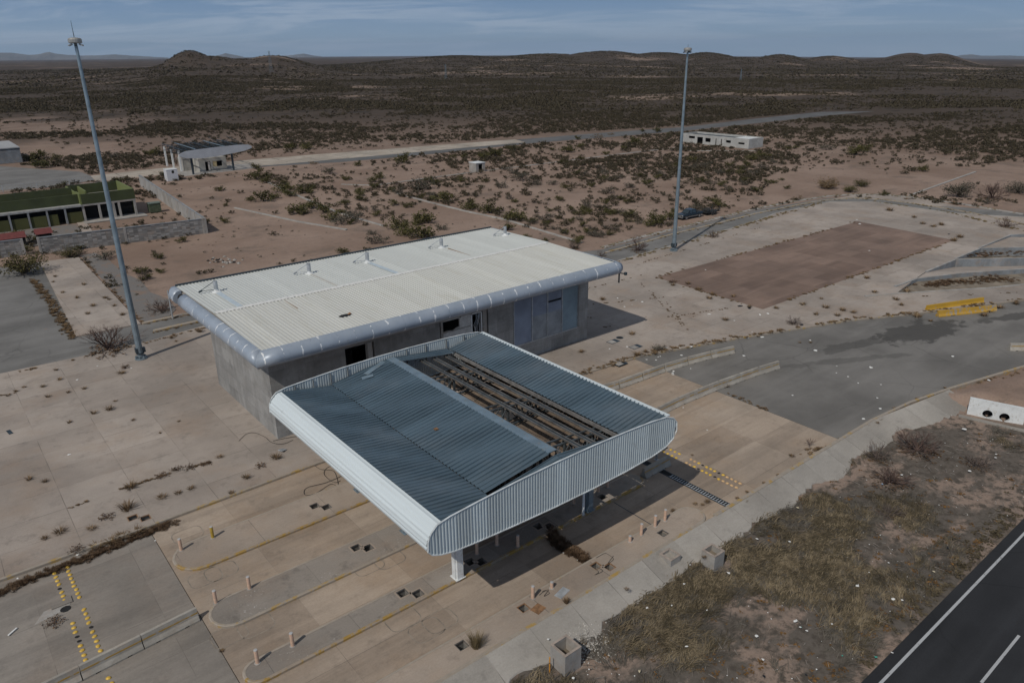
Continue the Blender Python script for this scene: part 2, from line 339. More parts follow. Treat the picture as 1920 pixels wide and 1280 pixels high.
def terrain(x, y):
    x = np.asarray(x, float); y = np.asarray(y, float); r, px = polar(x, y)
    z = plainz(r, px)
    for hx, hd, sx, sd, zt in HILLS:
        g = np.exp(-((px-hx)/sx)**2/2-((r-hd)/sd)**2/2)
        zc = plainz(np.array(float(hd)), np.array(float(hx)))
        z = np.maximum(z, plainz(r, px)*(1-g)+zt*g)
    amp = sstep(430, 1200, r)
    z = z + amp*(fbm(x/90, y/90, 4)-0.5)*1.8 + sstep(900, 1600, r)*(fbm(x/340+9, y/340, 5)-0.5)*6
    z = z - 0.06 + (fbm(x/3.1, y/3.1, 3)-0.5)*0.08*(1-sstep(150, 400, r))
    near = (r < 320)
    # bank and roadside ditch between the plaza and the highway
    t = kerbY(x)-y
    zs = -0.34*np.clip(t, 0, 2.4) + (fbm(x/1.7, y/1.7, 3)-0.5)*0.22*sstep(2.0, 3.0, t)
    zs = zs + (0.16)*(1-sstep(12.0, 15.5, y))*sstep(2.4, 4, t)
    fill = sstep(71.2, 72.2, x+(y-19)*0.35)*sstep(0.2, 2.0, t)
    zs = zs*(1-fill) + fill*0.35
    zs = np.where(y < 11.8, -0.70, zs)
    z = np.where((t > 0) & near, zs, z)
    low = inside(LANES, x, y) | inside(ROAD, x, y) | inside(APRON, x, y)
    z = np.where(low & near, -0.45, z)
    z = np.where((inside(PITZONE, x, y) | inside(DOCK, x, y)) & near, -1.7, z)
    return z
def TZ(x, y): return float(terrain(np.array([x]), np.array([y]))[0])
def cover(x, y):
    """share of the ground under scrub and litter"""
    r, px = polar(x, y)
    w = r*(1+0.30*(fbm(x/30, y/30, 4)-0.5)); e = 1-sstep(150, 330, px+120*(fbm(x/22+4, y/22, 3)-0.5))
    b = e*np.maximum(sstep(262, 280, w)*(1-sstep(318, 334, w)), sstep(345, 375, w)*(1-sstep(450, 490, w)))
    return sstep(200, 430, r)*(1-0.75*b)
def make_terrain():
    rs = [1.5]
    while rs[-1] < 132: rs.append(rs[-1]+0.72)
    while rs[-1] < 700: rs.append(rs[-1]*1.018)
    while rs[-1] < 48000: rs.append(rs[-1]*1.035)
    rs = np.array(rs); az = np.radians(np.arange(-66, 66.01, 0.44))
    RR, AA = np.meshgrid(rs, az, indexing='ij')
    fx = RR*np.sin(AA); fy = RR*np.cos(AA)
    X = fx*math.cos(YAW)+fy*math.sin(YAW); Y = -fx*math.sin(YAW)+fy*math.cos(YAW)
    Z = terrain(X, Y); n, m = X.shape
    co = np.stack([X, Y, Z], -1).reshape(-1, 3)
    i = np.arange(n-1)[:, None]*m+np.arange(m-1)[None]; q = np.stack([i, i+1, i+m+1, i+m], -1).reshape(-1, 4)[:, ::-1]
    me = bpy.data.meshes.new('ground'); me.vertices.add(len(co)); me.vertices.foreach_set('co', co.ravel())
    me.loops.add(q.size); me.loops.foreach_set('vertex_index', q.ravel()); me.polygons.add(len(q))
    me.polygons.foreach_set('loop_start', np.arange(0, q.size, 4)); me.polygons.foreach_set('loop_total', np.full(len(q), 4))
    me.polygons.foreach_set('use_smooth', np.ones(len(q), bool)); me.update(calc_edges=True)
    a = me.attributes.new('cover', 'FLOAT', 'POINT'); a.data.foreach_set('value', cover(X, Y).ravel())
    t = kerbY(X)-Y; d = ((t > 1.5) & (Y > 9) & (RR < 130)).astype(float)*(1-sstep(68.5, 71, X+(Y-19)*0.35))
    a = me.attributes.new('verge', 'FLOAT', 'POINT'); a.data.foreach_set('value', d.ravel())
    o = bpy.data.objects.new('ground', me); COL.objects.link(o); return struct(o)
def soil_mat():
    m, nt, b = new_mat('desert_soil'); p = nt.pos()
    at = lambda n: nt.node('ShaderNodeAttribute', {'attribute_name': n}).outputs['Fac']
    c = nt.mix(nt.ramp(nt.noise(p, 0.05, 6, 0.6), 0.32, 0.68), (0.218, 0.153, 0.118), (0.305, 0.225, 0.18))
    c = nt.mix(nt.math('MULTIPLY', nt.ramp(nt.noise(nt.vadd(p, (40, 3, 0)), 0.11, 6, 0.65), 0.52, 0.66), 0.7), c, (0.17, 0.13, 0.105))
    c = nt.mix(nt.math('MULTIPLY', nt.ramp(nt.noise(nt.vadd(p, (11, 83, 0)), 0.7, 7, 0.7), 0.52, 0.7), 0.5), c, (0.13, 0.105, 0.085))
    # roadside verge: grey grit with dead litter
    v = nt.mix(nt.ramp(nt.noise(nt.vmul(p, (0.14, 0.24, 1)), 1.0, 8, 0.68), 0.47, 0.58), (0.115, 0.102, 0.088), (0.27, 0.205, 0.165))
    v = nt.mix(nt.ramp(nt.noise(nt.vadd(p, (9, 9, 0)), 1.3, 7, 0.7), 0.45, 0.62), v, (0.07, 0.062, 0.052))
    c = nt.mix(nt.math('MULTIPLY', at('verge'), 0.92), c, v)
    # far plain: scrub cover with bare flats showing through
    k = nt.noise(nt.vmul(p, (0.0045, 0.0045, 0)), 1.0, 9, 0.68)
    s = nt.mix(nt.ramp(k, 0.545, 0.63), (0.072, 0.054, 0.041), (0.25, 0.185, 0.142))
    k2 = nt.noise(nt.vmul(p, (0.05, 0.05, 0)), 1.0, 7, 0.7)
    s = nt.mix(nt.math('MULTIPLY', nt.ramp(k2, 0.5, 0.62), 0.75), s, (0.034, 0.028, 0.021))
    c = nt.mix(at('cover'), c, s)
    fine = nt.noise(p, 5, 6, 0.75)
    c = nt.mix(0.55, c, nt.mix(fine, (0.12,)*3, (0.88,)*3), 'SOFT_LIGHT')
    nt.put(b.inputs['Base Color'], c); b.inputs['Roughness'].default_value = 0.95; b.inputs['Specular IOR Level'].default_value = 0.15
    bump(nt, b, fine, 0.5, 0.05)
    return m
ground = make_terrain(); ground.data.materials.append(soil_mat())
# distant ranges
def mountains():
    mb = MB(); D = 30000
    def rowz(px, y): return CAMH-((y-(109.05-0.00992*px))*0.000626)*D
    rng = [[(-120, 104), (-60, 102), (0, 101), (30, 100.6), (60, 104), (82, 103), (100, 98.8), (112, 102), (132, 103.6), (160, 105), (190, 105), (225, 103), (252, 105), (290, 107), (330, 109)],
           [(395, 108), (415, 105), (430, 100.8), (440, 103), (462, 107)], [(520, 107), (545, 105), (556, 104), (576, 101.6), (592, 105), (610, 107)],
           [(1800, 106), (1815, 104), (1830, 102.8), (1850, 105), (1880, 105), (1900, 104.6), (1960, 106), (2050, 103)]]
    for g in rng:
        rows = []; N = 60
        xs = np.linspace(g[0][0], g[-1][0], N); ys = np.interp(xs, [a for a, _ in g], [b for _, b in g])
        for px, y in zip(xs, ys):
            az = math.atan((px-960)*math.cos(PITCH)/FPX); dx = math.sin(az+YAW); dy = math.cos(az+YAW)
            y = y + (random.random()-0.5)*0.5; zb = float(plainz(np.array(D*0.93), np.array(px)))-40
            rows.append([(dx*D*0.93, dy*D*0.93, zb), (dx*D*0.975, dy*D*0.975, zb+(rowz(px, y)-zb)*(0.45+0.2*random.random())), (dx*D, dy*D, rowz(px, y)), (dx*D*1.07, dy*D*1.07, zb)])
        vs = [v for r_ in rows for v in r_]; fs = []
        for i in range(N-1):
            for j in range(3): fs.append((i*4+j, i*4+j+1, (i+1)*4+j+1, (i+1)*4+j))
        mb.add(vs, fs)
    return struct(mb.build('mountains', plain('mountain_rock', (0.13, 0.125, 0.12), 0.95, var=0.3, scale=0.001)))
mountains()
# ------------------------------------------------------------------ paved setting
def rect(x0, x1, y0, y1): return [(x0, y0), (x1, y0), (x1, y1), (x0, y1)]
PITS = []      # (cx, cy, size, zTop)
ISL = {'A': (7.35, 37.4, 42.1, 45.5), 'B': (7.45, 37.5, 35.75, 38.55), 'C': (7.4, 37.8, 30.85, 32.65), 'D': (5.0, 37.7, 25.05, 27.15)}
def pit(px, py, s=0.62):
    x, y = P(px, py); PITS.append((x, y, s))
for q in [(590, 948), (612, 950), (668, 1026), (690, 1026.5), (755, 1111), (783.5, 1112), (882, 1052.5), (902, 1052.5), (1009.5, 986), (1030, 986), (1129, 931),
          (982, 1139), (1118, 1060), (1143, 1062), (866, 1209), (1243, 999)]: pit(*q)
APITS = [P(249, 970), P(272.5, 970.5)]
def sq(x, y, s): return rect(x-s/2, x+s/2, y-s/2, y+s/2)
tan = [(7.2, 49.0), (20, 49.3), (44, 48.6), (54.9, 47.9), (54.9, 25), (7.2, 25)]
struct(sheet('toll_lanes', tan, -0.16, C_LANE, [sq(x, y, s+0.1) for x, y, s in PITS]))
struct(sheet('approach_road', [(-45, 48.9), (7.16, 49.0), (7.16, 25), (-45, 25)], -0.165, C_APPR))
struct(sheet('exit_road', [(54.94, 47.9)]+ROAD[1:-1]+[(54.94, 25)], -0.155, A_ROAD))
struct(sheet('apron', APRON, 0.0, [C_APRON, C_PLAIN], [DOCK]+[sq(x, y, 0.7) for x, y in APITS], 0.4, 1))
struct(sheet('perimeter_road', LOT, -0.03, A_LOT, skirt=0.1))
struct(sheet('parking_pad', PADS, 0.10, C_APRON, skirt=0.25))
struct(sheet('brown_yard', [(79.4, 65.9), (78.6, 48.1), (133.4, 47.8), (135.6, 65.6)], 0.006, C_BROWN, skirt=0))
def stadium(x0, x1, y0, y1, n=10, left=True, right=True):
    r = (y1-y0)/2; cy = (y0+y1)/2; p = []
    if right: p += [(x1-r+r*math.sin(a), cy-r*math.cos(a)) for a in np.linspace(0, math.pi, n)]
    else: p += [(x1, y0), (x1, y1)]
    if left: p += [(x0+r-r*math.sin(a), cy+r*math.cos(a)) for a in np.linspace(0, math.pi, n)]
    else: p += [(x0, y1), (x0, y0)]
    return p
for k, (x0, x1, y0, y1) in ISL.items():
    lf = k != 'D'
    hs = [sq(x, y, s) for x, y, s in PITS if y0 < y < y1]
    inn = stadium(x0+0.16, x1-0.16, y0+0.16, y1-0.16, left=lf)
    o = struct(sheet('traffic_island', inn, 0.0, C_ISL if k in 'AD' else C_ISLG, hs, 0.2))
    out = stadium(x0, x1, y0, y1, left=lf); n = len(out); mb = MB()
    v = [(x, y, -0.2) for x, y in out]+[(x, y, -0.02) for x, y in out]+[(x*0.7+a*0.3, y*0.7+b_*0.3, 0.012) for (x, y), (a, b_) in zip(out, inn)]+[(x, y, 0.012) for x, y in inn]+[(x, y, -0.1) for x, y in inn]
    mb.add(v, [(r_*n+i, r_*n+(i+1) % n, (r_+1)*n+(i+1) % n, (r_+1)*n+i) for r_ in range(4) for i in range(n)])
    mb.m = [1 if sum(mb.v[i][1] for i in f)/4 > (y0+y1)/2-0.1 else 0 for f in mb.f]
    mb.build('kerb', [Y_KERB if k in 'AC' else Y_WORN, Y_BARE], o)
# kerbs along the roads
def kerb(name, path, w, z0, z1, m):
    mb = MB(); prof = [(-w/2, z0), (-w/2, z1-0.02), (-w/2+0.02, z1), (w/2-0.02, z1), (w/2, z1-0.02), (w/2, z0)]; pa = []
    for i, (x, y) in enumerate(path):
        a = Vector(path[max(i-1, 0)]); b = Vector(path[min(i+1, len(path)-1)]); d = (b-a).normalized(); pa.append(((x, y, 0), (d.y, -d.x, 0), (0, 0, 1)))
    mb.sweep(prof, pa); return struct(mb.build(name, m))
kerb('kerb', [(-45, 48.95), (7, 49.1), (20, 49.4), (44, 48.7), (56.4, 47.7), (62, 46), (68.9, 43.9), (76, 41.5), (83.2, 39.1), (89.8, 35.9), (106.7, 28.9), (125, 20.6)], 0.2, -0.3, 0.03, Y_WORN)
kerb('kerb', [(37.9, 25.0), (53, 25.0), (60, 25.0), (66, 24.5), (72.2, 23.4), (84, 20.7), (107, 12.7)], 0.28, -0.4, 0.06, Y_WORN)
kerb('kerb', [(-45, 24.98), (5, 24.98), (37.3, 24.98)], 0.14, -0.4, 0.02, Y_WORN)
kerb('kerb', [(17.9, 93.3), (24, 93.5), (45, 92)], 0.55, -0.2, 0.16, Y_WORN)
kerb('kerb', [(18.2, 89.6), (24.5, 89.7), (40, 88)], 0.6, -0.2, 0.18, Y_WORN)
mid = PP([(1135, 474), (1200, 456), (1270, 437), (1350, 418), (1420, 400), (1490, 386), (1540, 376.5), (1600, 371.5), (1650, 374), (1700, 380), (1780, 392), (1850, 405), (1920, 421)])
kerb('kerb', mid, 0.5, -0.2, 0.1, Y_WORN)
outk = PP([(1130, 464), (1200, 445), (1270, 428), (1350, 408), (1420, 391), (1490, 377), (1550, 368), (1600, 364.5), (1660, 365), (1720, 371), (1800, 382), (1920, 402)])
kerb('kerb', outk, 1.0, -0.2, 0.06, C_PLAIN)
struct(sheet('perimeter_walk', PP([(1560, 374), (1620, 371), (1680, 376), (1740, 386), (1800, 388), (1730, 373), (1660, 367), (1600, 366.5)]), 0.05, C_APRON, skirt=0.15))
inn_k = [(82, 75.7), (95, 76.3), (121.9, 78.2), (131, 79.9), (149.8, 78.9), (156.3, 72.8), (156.1, 58), (162, 46)]
kerb('kerb', inn_k, 0.3, -0.2, 0.05, C_PLAIN)
# concrete bank lining the ditch
def bank():
    mb = MB(); xs = np.arange(8, 71.5, 0.45); rows = []
    for x in xs:
        ky = float(kerbY(x))-0.06; w = 2.15+0.35*math.sin(x*0.9)+0.35*(random.random()-0.5)
        if x > 62: w = 2.2+(x-62)*0.10
        if x < 17.5: w *= max(0.35, (x-8)/9.5)
        rows.append([(x, ky-w*t, -0.34*w*t*1.0+0.035-(0.12 if t == 1 else 0)) for t in (0, 0.25, 0.5, 0.75, 0.94, 1)])
    n = 6; vs = [v for r_ in rows for v in r_]
    mb.add(vs, [(i*n+j, i*n+j+1, (i+1)*n+j+1, (i+1)*n+j) for i in range(len(rows)-1) for j in range(n-1)])
    return struct(mb.build('concrete_bank', C_SLOPE))
bank()
# highway
struct(sheet('highway', [(-60, 11.55), (260, 11.55), (260, -6), (-60, -6)], -0.60, A_DARK, skirt=0.2))
mb = MB(); mb.box(-60, 260, 10.82, 10.97, -0.62, -0.595); struct(mb.build('edge_line', W_LINE))
mb = MB()
for x in np.arange(-33.2, 250, 12.2): mb.box(x-3.0, x+2.2, 7.54, 7.68, -0.62, -0.595)
struct(mb.build('lane_line', W_LINE))
# opposite carriageway beyond the site
struct(sheet('far_highway', PP([(-250, 362), (185, 336), (330, 326.5), (470, 314), (640, 304), (800, 290), (1000, 268.5), (1280, 246), (1430, 230), (1560, 216), (1640, 209), (1540, 210), (1410, 223.5), (1290, 238), (1120, 250), (970, 262), (640, 297), (480, 309), (330, 322), (185, 331)], -0.04), -0.02, A_FAR, skirt=0.1))
struct(sheet('far_toll_lanes', PP([(180, 340), (330, 325), (640, 298), (985, 267), (965, 261.5), (640, 286), (470, 299.5), (310, 314.5), (170, 330)], 0.0), 0.01, C_FAR, skirt=0.1))
struct(sheet('far_yard', PP([(-250, 375), (0, 357), (100, 350.5), (187, 336), (150, 322), (60, 316), (0, 311.5), (-250, 330)]), 0.0, A_LOT, skirt=0.1))
for pts in ([(700, 348.5), (790, 336), (890, 323), (1000, 309.5), (1100, 297), (1190, 286), (1290, 275)], [(745, 363), (800, 378), (870, 395.5), (950, 412.5), (1000, 428), (1090, 455)],
            [(440, 390), (500, 403), (560, 416), (650, 431)], [(500, 341), (530, 355), (570, 372), (640, 401), (720, 424)], [(1705, 367), (1760, 347), (1830, 322)], [(640, 346), (700, 348)], [(1290, 283), (1420, 283)]):
    kerb('garden_kerb', PP(pts), 0.55, -0.2, 0.12, C_PLAIN)
# loading docks cut into the apron
def wall_line(path, d0, d1, top=0.10, w=0.35):
    mb = MB(); n = len(path); L = [0]
    for i in range(1, n): L.append(L[-1]+(Vector(path[i])-Vector(path[i-1])).length)
    vs = []
    for i, (x, y) in enumerate(path):
        a = Vector(path[max(i-1, 0)]); b = Vector(path[min(i+1, n-1)]); d = (b-a).normalized(); nx, ny = -d.y*w/2, d.x*w/2; zb = -1.65
        vs += [(x+nx, y+ny, zb), (x+nx, y+ny, top), (x-nx, y-ny, top), (x-nx, y-ny, zb)]
    mb.add(vs[:], [(i*4+1, i*4+2, i*4+6, i*4+5) for i in range(n-1)], 1)
    mb.add(vs[:], [(i*4+0, i*4+1, i*4+5, i*4+4) for i in range(n-1)]+[(i*4+2, i*4+3, i*4+7, i*4+6) for i in range(n-1)]+[(0, 3, 2, 1), tuple((n-1)*4+k for k in (0, 1, 2, 3))], 0)
    return mb.build('dock_wall', [C_BLUE, C_PLAIN])
dw = [([(131, 43.05), (144.2, 43.15), (161, 32.9)], 'stepped grey dock wall farthest from the brown yard'), ([(121, 42.75), (130.6, 42.8), (150, 28.2)], 'grey dock wall in the middle of the stepped row'),
      ([(110.6, 42.45), (120.6, 42.5), (142, 26.5)], 'grey dock wall rising over the bare concrete ramp'), ([(100.2, 42.0), (106, 41.7), (113.2, 38.9), (122.4, 33.9), (138, 24.5)], 'low grey wall above the shrub bed by the docks')]
for pth, lb in dw: tag(wall_line(pth, 0, 1), lb, 'wall', 'stepped walls of the loading docks')
def patch(name, pts, m):
    mb = MB(); mb.add(pts, [tuple(range(len(pts)))]); return struct(mb.build(name, m))
patch('dock_ramp', [(144, 43, -0.25), (131, 42.9, -0.03), (130.8, 42.7, -0.1), (150.2, 28, -0.9), (161, 33, -1.5)], C_APRON)
patch('dock_ramp', [(130.5, 42.7, -1.2), (121, 42.6, -0.03), (120.7, 42.4, -0.3), (142, 26.5, -0.9), (150, 28.2, -1.6)], S_BED)
patch('dock_ramp', [(120.5, 42.4, -1.1), (110.6, 42.4, -0.02), (106, 41.8, -0.02), (113.2, 38.9, 0.0), (122.4, 33.9, -0.1), (138, 24.5, -0.4), (142, 26.5, -1.3)], C_APRON)
patch('shrub_bed', [(106, 41.6, -0.35), (98, 40.6, -0.12), (99.5, 39.0, -0.12), (108.6, 33.6, -0.2), (124, 26.6, -0.3), (138, 23.5, -0.4), (138, 24.4, -0.9), (122.4, 33.8, -0.6), (113.2, 38.8, -0.5)], S_BED)
kerb('kerb', [(93, 42.5), (98, 39.9), (108.6, 33.6), (124, 26.6)], 0.3, -0.2, 0.1, C_PLAIN)

def gravel():
    m, nt, b = new_mat('grey_gravel'); p = nt.pos(); c = nt.mix(nt.noise(p, 9, 4, 0.8), (0.06, 0.055, 0.05), (0.27, 0.25, 0.235)); c = nt.mix(nt.ramp(nt.noise(p, 0.5, 6, 0.7), 0.5, 0.64), c, (0.2, 0.148, 0.115)); nt.put(b.inputs['Base Color'], c); b.inputs['Roughness'].default_value = 0.95; return m
GR = gravel()
struct(sheet('gravel_strip', PP([(150, 479), (178, 474), (200, 484), (232, 512), (262, 524), (282, 548), (316, 560), (330, 580), (318, 592), (268, 604)]), 0.012, GR, skirt=0.1))
struct(sheet('gravel_yard', PP([(-40, 437), (80, 427), (158, 418), (172, 438), (130, 452), (60, 462), (-40, 472)]), 0.012, GR, skirt=0.1))
struct(sheet('garden_path', PP([(144, 417), (161, 416), (178, 440), (158, 442)]), 0.05, C_APRON, skirt=0.15))
# saw cut detector loops in the lanes
def loop_cut(px, py, L=1.9, w=1.5, r=0.45):
    x, y = P(px, py, -0.16); mb = MB(); pts = []
    for cx, cy, a0 in ((L/2-r, w/2-r, 0), (-L/2+r, w/2-r, 1), (-L/2+r, -w/2+r, 2), (L/2-r, -w/2+r, 3)):
        for k in range(5): a = (a0+k/4)*math.pi/2; pts.append((x+cx+r*math.cos(a), y+cy+r*math.sin(a)))
    n = len(pts); vs = []
    for (a, b_) in pts: d = Vector((a-x, b_-y)).normalized()*0.035; vs += [(a-d.x, b_-d.y, -0.1555), (a+d.x, b_+d.y, -0.1555)]
    mb.add(vs, [(2*i, 2*i+1, 2*((i+1) % n)+1, 2*((i+1) % n)) for i in range(n)]); return struct(mb.build('saw_cut_loop', LOOPM))
LOOPM = plain('sealed_cut', (0.235, 0.20, 0.163), 0.9, var=0.35, scale=2, obj=False)
for q in [(352, 1002), (385, 1082), (415, 1070), (430, 1190), (480, 1172), (690, 1060), (730, 1048), (755, 1160), (800, 1180), (825, 1163)]: loop_cut(*q)
# ------------------------------------------------------------------ more materials
M_GALV = plain('galvanised_steel', (0.20, 0.25, 0.285), 0.5, 0.35, 0.18, 1.2)
M_STEEL = plain('grey_steel', (0.42, 0.44, 0.46), 0.5, 0.3, 0.2, 2)
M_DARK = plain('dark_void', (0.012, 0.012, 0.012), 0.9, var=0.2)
M_WHITE = plain('white_paint', (0.66, 0.68, 0.68), 0.6, var=0.08, scale=1.5, dirt=(0.48, 0.46, 0.42))
M_LAMP = plain('lamp_grey', (0.30, 0.29, 0.27), 0.5, 0.3, 0.2, 3)
M_FRAME = plain('bluish_steel_truss', (0.035, 0.05, 0.062), 0.55, 0.2, 0.35, 2)
M_PURLIN = plain('purlin_steel', (0.16, 0.155, 0.15), 0.5, 0.35, 0.35, 1.5, dirt=(0.15, 0.125, 0.105))
M_RUST = plain('rust', (0.22, 0.12, 0.06), 0.9, var=0.4, scale=4)
def sheet_metal(name, col, axis, pitch, width=1.0, rough=0.45, metal=0.15, dirt=(0.3, 0.28, 0.24), damt=0.35, seam=0.15, chalk=None):
    """painted corrugated sheet: each sheet its own tone, faint streaks along the ribs, chalking and grime"""
    m, nt, b = new_mat(name); p = nt.pos(); x = nt.xyz(p); ax = x[axis]
    idx = nt.math('FLOOR', nt.math('DIVIDE', ax, width)); wn = nt.node('ShaderNodeTexWhiteNoise', {'noise_dimensions': '1D'}, {'W': idx}).outputs[0]
    c = nt.mix(wn, tuple(v*(1-seam) for v in col), tuple(min(1, v*(1+seam*0.8)) for v in col))
    st = [0.9, 0.9, 0.9]; st[1-axis] = 0.07
    s = nt.noise(nt.vmul(p, tuple(st)), 2.5, 6, 0.65)
    c = nt.mix(nt.math('MULTIPLY', nt.ramp(s, 0.48, 0.74), damt), c, dirt)
    if chalk: c = nt.mix(nt.math('MULTIPLY', nt.ramp(nt.noise(p, 0.16, 5, 0.6), 0.45, 0.7), 0.6), c, chalk)
    g = nt.noise(p, 1.3, 7, 0.72); c = nt.mix(nt.math('MULTIPLY', nt.ramp(g, 0.6, 0.75), 0.4), c, tuple(v*0.55 for v in col))
    rs = nt.math('MULTIPLY', nt.ramp(nt.noise(nt.vadd(p, (5, 8, 2)), 0.9, 8, 0.8), 0.66, 0.72), 0.6); c = nt.mix(rs, c, (0.16, 0.10, 0.065))
    nt.put(b.inputs['Base Color'], c); b.inputs['Roughness'].default_value = rough; b.inputs['Metallic'].default_value = metal
    return m
M_ROOFN = sheet_metal('cream_roof_sheet', (0.55, 0.553, 0.518), 0, 0.33, dirt=(0.42, 0.40, 0.33), damt=0.5, metal=0.0, rough=0.55, seam=0.06)
M_ROOFF = sheet_metal('pale_roof_sheet', (0.545, 0.563, 0.54), 0, 0.33, dirt=(0.42, 0.44, 0.42), damt=0.45, metal=0.0, rough=0.5, seam=0.06)
M_BLUE = sheet_metal('blue_grey_roof_sheet', (0.088, 0.132, 0.168), 1, 0.72, dirt=(0.045, 0.062, 0.078), damt=0.5, metal=0.1, rough=0.42, chalk=(0.145, 0.175, 0.20))
M_STRIP = plain('pale_blue_flashing', (0.17, 0.235, 0.29), 0.5, 0.2, 0.15, 1.0, dirt=(0.2, 0.22, 0.22))
M_NOSE = sheet_metal('white_blue_cladding', (0.60, 0.66, 0.68), 0, 0.25, width=50, dirt=(0.45, 0.48, 0.48), damt=0.3, metal=0.0)
M_CAP = sheet_metal('pale_ribbed_cladding', (0.46, 0.515, 0.535), 0, 0.2, width=1.0, dirt=(0.3, 0.33, 0.34), damt=0.35, metal=0.05)
M_TRUSS = plain('truss_grey', (0.07, 0.085, 0.095), 0.55, 0.2, 0.35, 2, dirt=(0.14, 0.11, 0.09))
M_SOFF = plain('soffit_sheet', (0.17, 0.125, 0.09), 0.8, var=0.4, scale=0.7, dirt=(0.1, 0.08, 0.06))
M_LOUV = plain('louvre_blue_grey', (0.33, 0.345, 0.40), 0.5, 0.2, 0.15, 0.5)
M_LOUV2 = plain('louvre_green_grey', (0.29, 0.345, 0.365), 0.5, 0.2, 0.15, 0.5)
M_LOUV3 = plain('louvre_dusty', (0.37, 0.36, 0.35), 0.6, 0.1, 0.2, 0.8)
def caulk_mat(name, axis):
    m, nt, b = new_mat(name); p = nt.pos(); x = nt.xyz(p)
    c = nt.mix(nt.ramp(nt.noise(p, 0.5, 4), 0.3, 0.7), (0.28, 0.325, 0.385), (0.345, 0.39, 0.45))
    u = nt.math('DIVIDE', x[axis], 1.55); fr = nt.math('ABSOLUTE', nt.math('SUBTRACT', nt.math('FRACT', nt.math('ADD', u, nt.math('MULTIPLY', nt.noise(p, 1.2, 2), 0.10))), 0.55))
    wd = nt.math('MULTIPLY', nt.ramp(nt.noise(p, 1.9, 4, 0.6), 0.45, 0.70), 0.075)
    k = nt.math('LESS_THAN', fr, wd)
    jn = nt.math('LESS_THAN', fr, 0.008); c = nt.mix(nt.math('MULTIPLY', jn, 0.5), c, (0.1, 0.12, 0.15))
    c = nt.mix(k, c, (0.74, 0.75, 0.75))
    c = nt.mix(nt.math('MULTIPLY', nt.ramp(nt.noise(p, 2.2, 6, 0.7), 0.58, 0.72), 0.4), c, (0.12, 0.13, 0.15))
    nt.put(b.inputs['Base Color'], c); b.inputs['Roughness'].default_value = 0.4; b.inputs['Metallic'].default_value = 0.1
    return m
M_FASX = caulk_mat('fascia_front_paint', 0); M_FASY = caulk_mat('fascia_side_paint', 1)
# ------------------------------------------------------------------ light masts
def make_mast(px, py, topz, label):
    x, y = P(px, py); r = thing('light_mast', label, 'light mast', (x, y, 0), 'tall light masts at the edge of the apron')
    mb = MB(); n = 9
    mb.lathe([(0.33-0.19*i/n, 0.25+(topz-0.6)*i/n) for i in range(n+1)], (x, y, 0), 12); mb.build('pole', M_GALV, r)
    mb = MB(); mb.lathe([(0.62, 0.0), (0.62, 0.10), (0.58, 0.12), (0.58, 0.16)], (x, y, 0), 16)
    for k in range(8):
        a = k*math.pi/4; mb.tube([(x+0.5*math.cos(a), y+0.5*math.sin(a), 0.1), (x+0.5*math.cos(a), y+0.5*math.sin(a), 0.34)], 0.035, 6)
        ca, sa = math.cos(a+0.39), math.sin(a+0.39); mb.bar((x+0.34*ca, y+0.34*sa, 0.3), (x+0.5*ca, y+0.5*sa, 0.14), 0.03, 0.3)
    mb.build('base_flange', M_GALV, r)
    mb = MB(); mb.box(x-0.42, x-0.2, y-0.28, y+0.28, 0.75, 1.25); mb.box(x+0.2, x+0.55, y-0.2, y+0.2, 0.7, 1.2); mb.lathe([(0.42, 0.62), (0.42, 0.72)], (x, y, 0), 12); mb.build('winch_box', M_FRAME, r)
    mb = MB(); mb.lathe([(0.16, topz-0.25), (0.52, topz-0.22), (0.58, topz-0.15), (0.58, topz+0.10), (0.5, topz+0.2), (0.25, topz+0.25), (0.1, topz+0.27)], (x, y, 0), 18); mb.build('lamp_ring', M_LAMP, r)
    for k in range(6):
        a = k*math.pi/3+0.3; mb = MB(); cx, cy = x+0.36*math.cos(a), y+0.36*math.sin(a)
        mb.bar((cx, cy, topz-0.30), (cx+0.3*math.cos(a), cy+0.3*math.sin(a), topz-0.42), 0.22, 0.12); mb.build('floodlight', M_STEEL if k % 2 else M_FRAME, r)
    mb = MB(); mb.tube([(x, y, topz+0.3), (x, y, topz+(1.7 if topz > 31 else 0.7))], [0.035, 0.012], 5); mb.build('lightning_rod', M_FRAME, r)
make_mast(265, 672, 31.4, 'grey tapering light mast standing left of the concrete building, with round lamp head')
make_mast(1263, 470, 30.1, 'grey light mast standing between the perimeter road and the brown yard')
# ------------------------------------------------------------------ main building
BX0, BX1, BY0, BY1 = 19.0, 55.1, 55.14, 69.6; WT = 7.75
B = thing('concrete_building', 'long grey concrete building with cream ribbed roof and blue rounded eaves', 'building', (37, 62, 0))
mb = MB()
def fw(x0, x1, z0, z1, y=BY0): mb.box(x0, x1, y, y+0.35, z0, z1)
fw(BX0, 25.8, 0, WT); fw(25.8, 28.65, 6.35, WT); fw(28.65, 35.6, 0, WT); fw(35.6, 41.35, 6.5, WT); fw(41.35, 44.5, 0, WT); fw(44.5, 53.7, 0, 1.7); fw(44.5, 53.7, 7.05, WT); fw(53.7, BX1, 0, WT)
mb.box(BX0, BX0+0.35, BY0+0.35, BY1, 0, WT); mb.box(BX1-0.35, BX1, BY0+0.35, BY1, 0, WT); mb.box(BX0+0.35, BX1-0.35, BY1-0.35, BY1, 0, WT)
mb.build('wall', C_WALL, B)
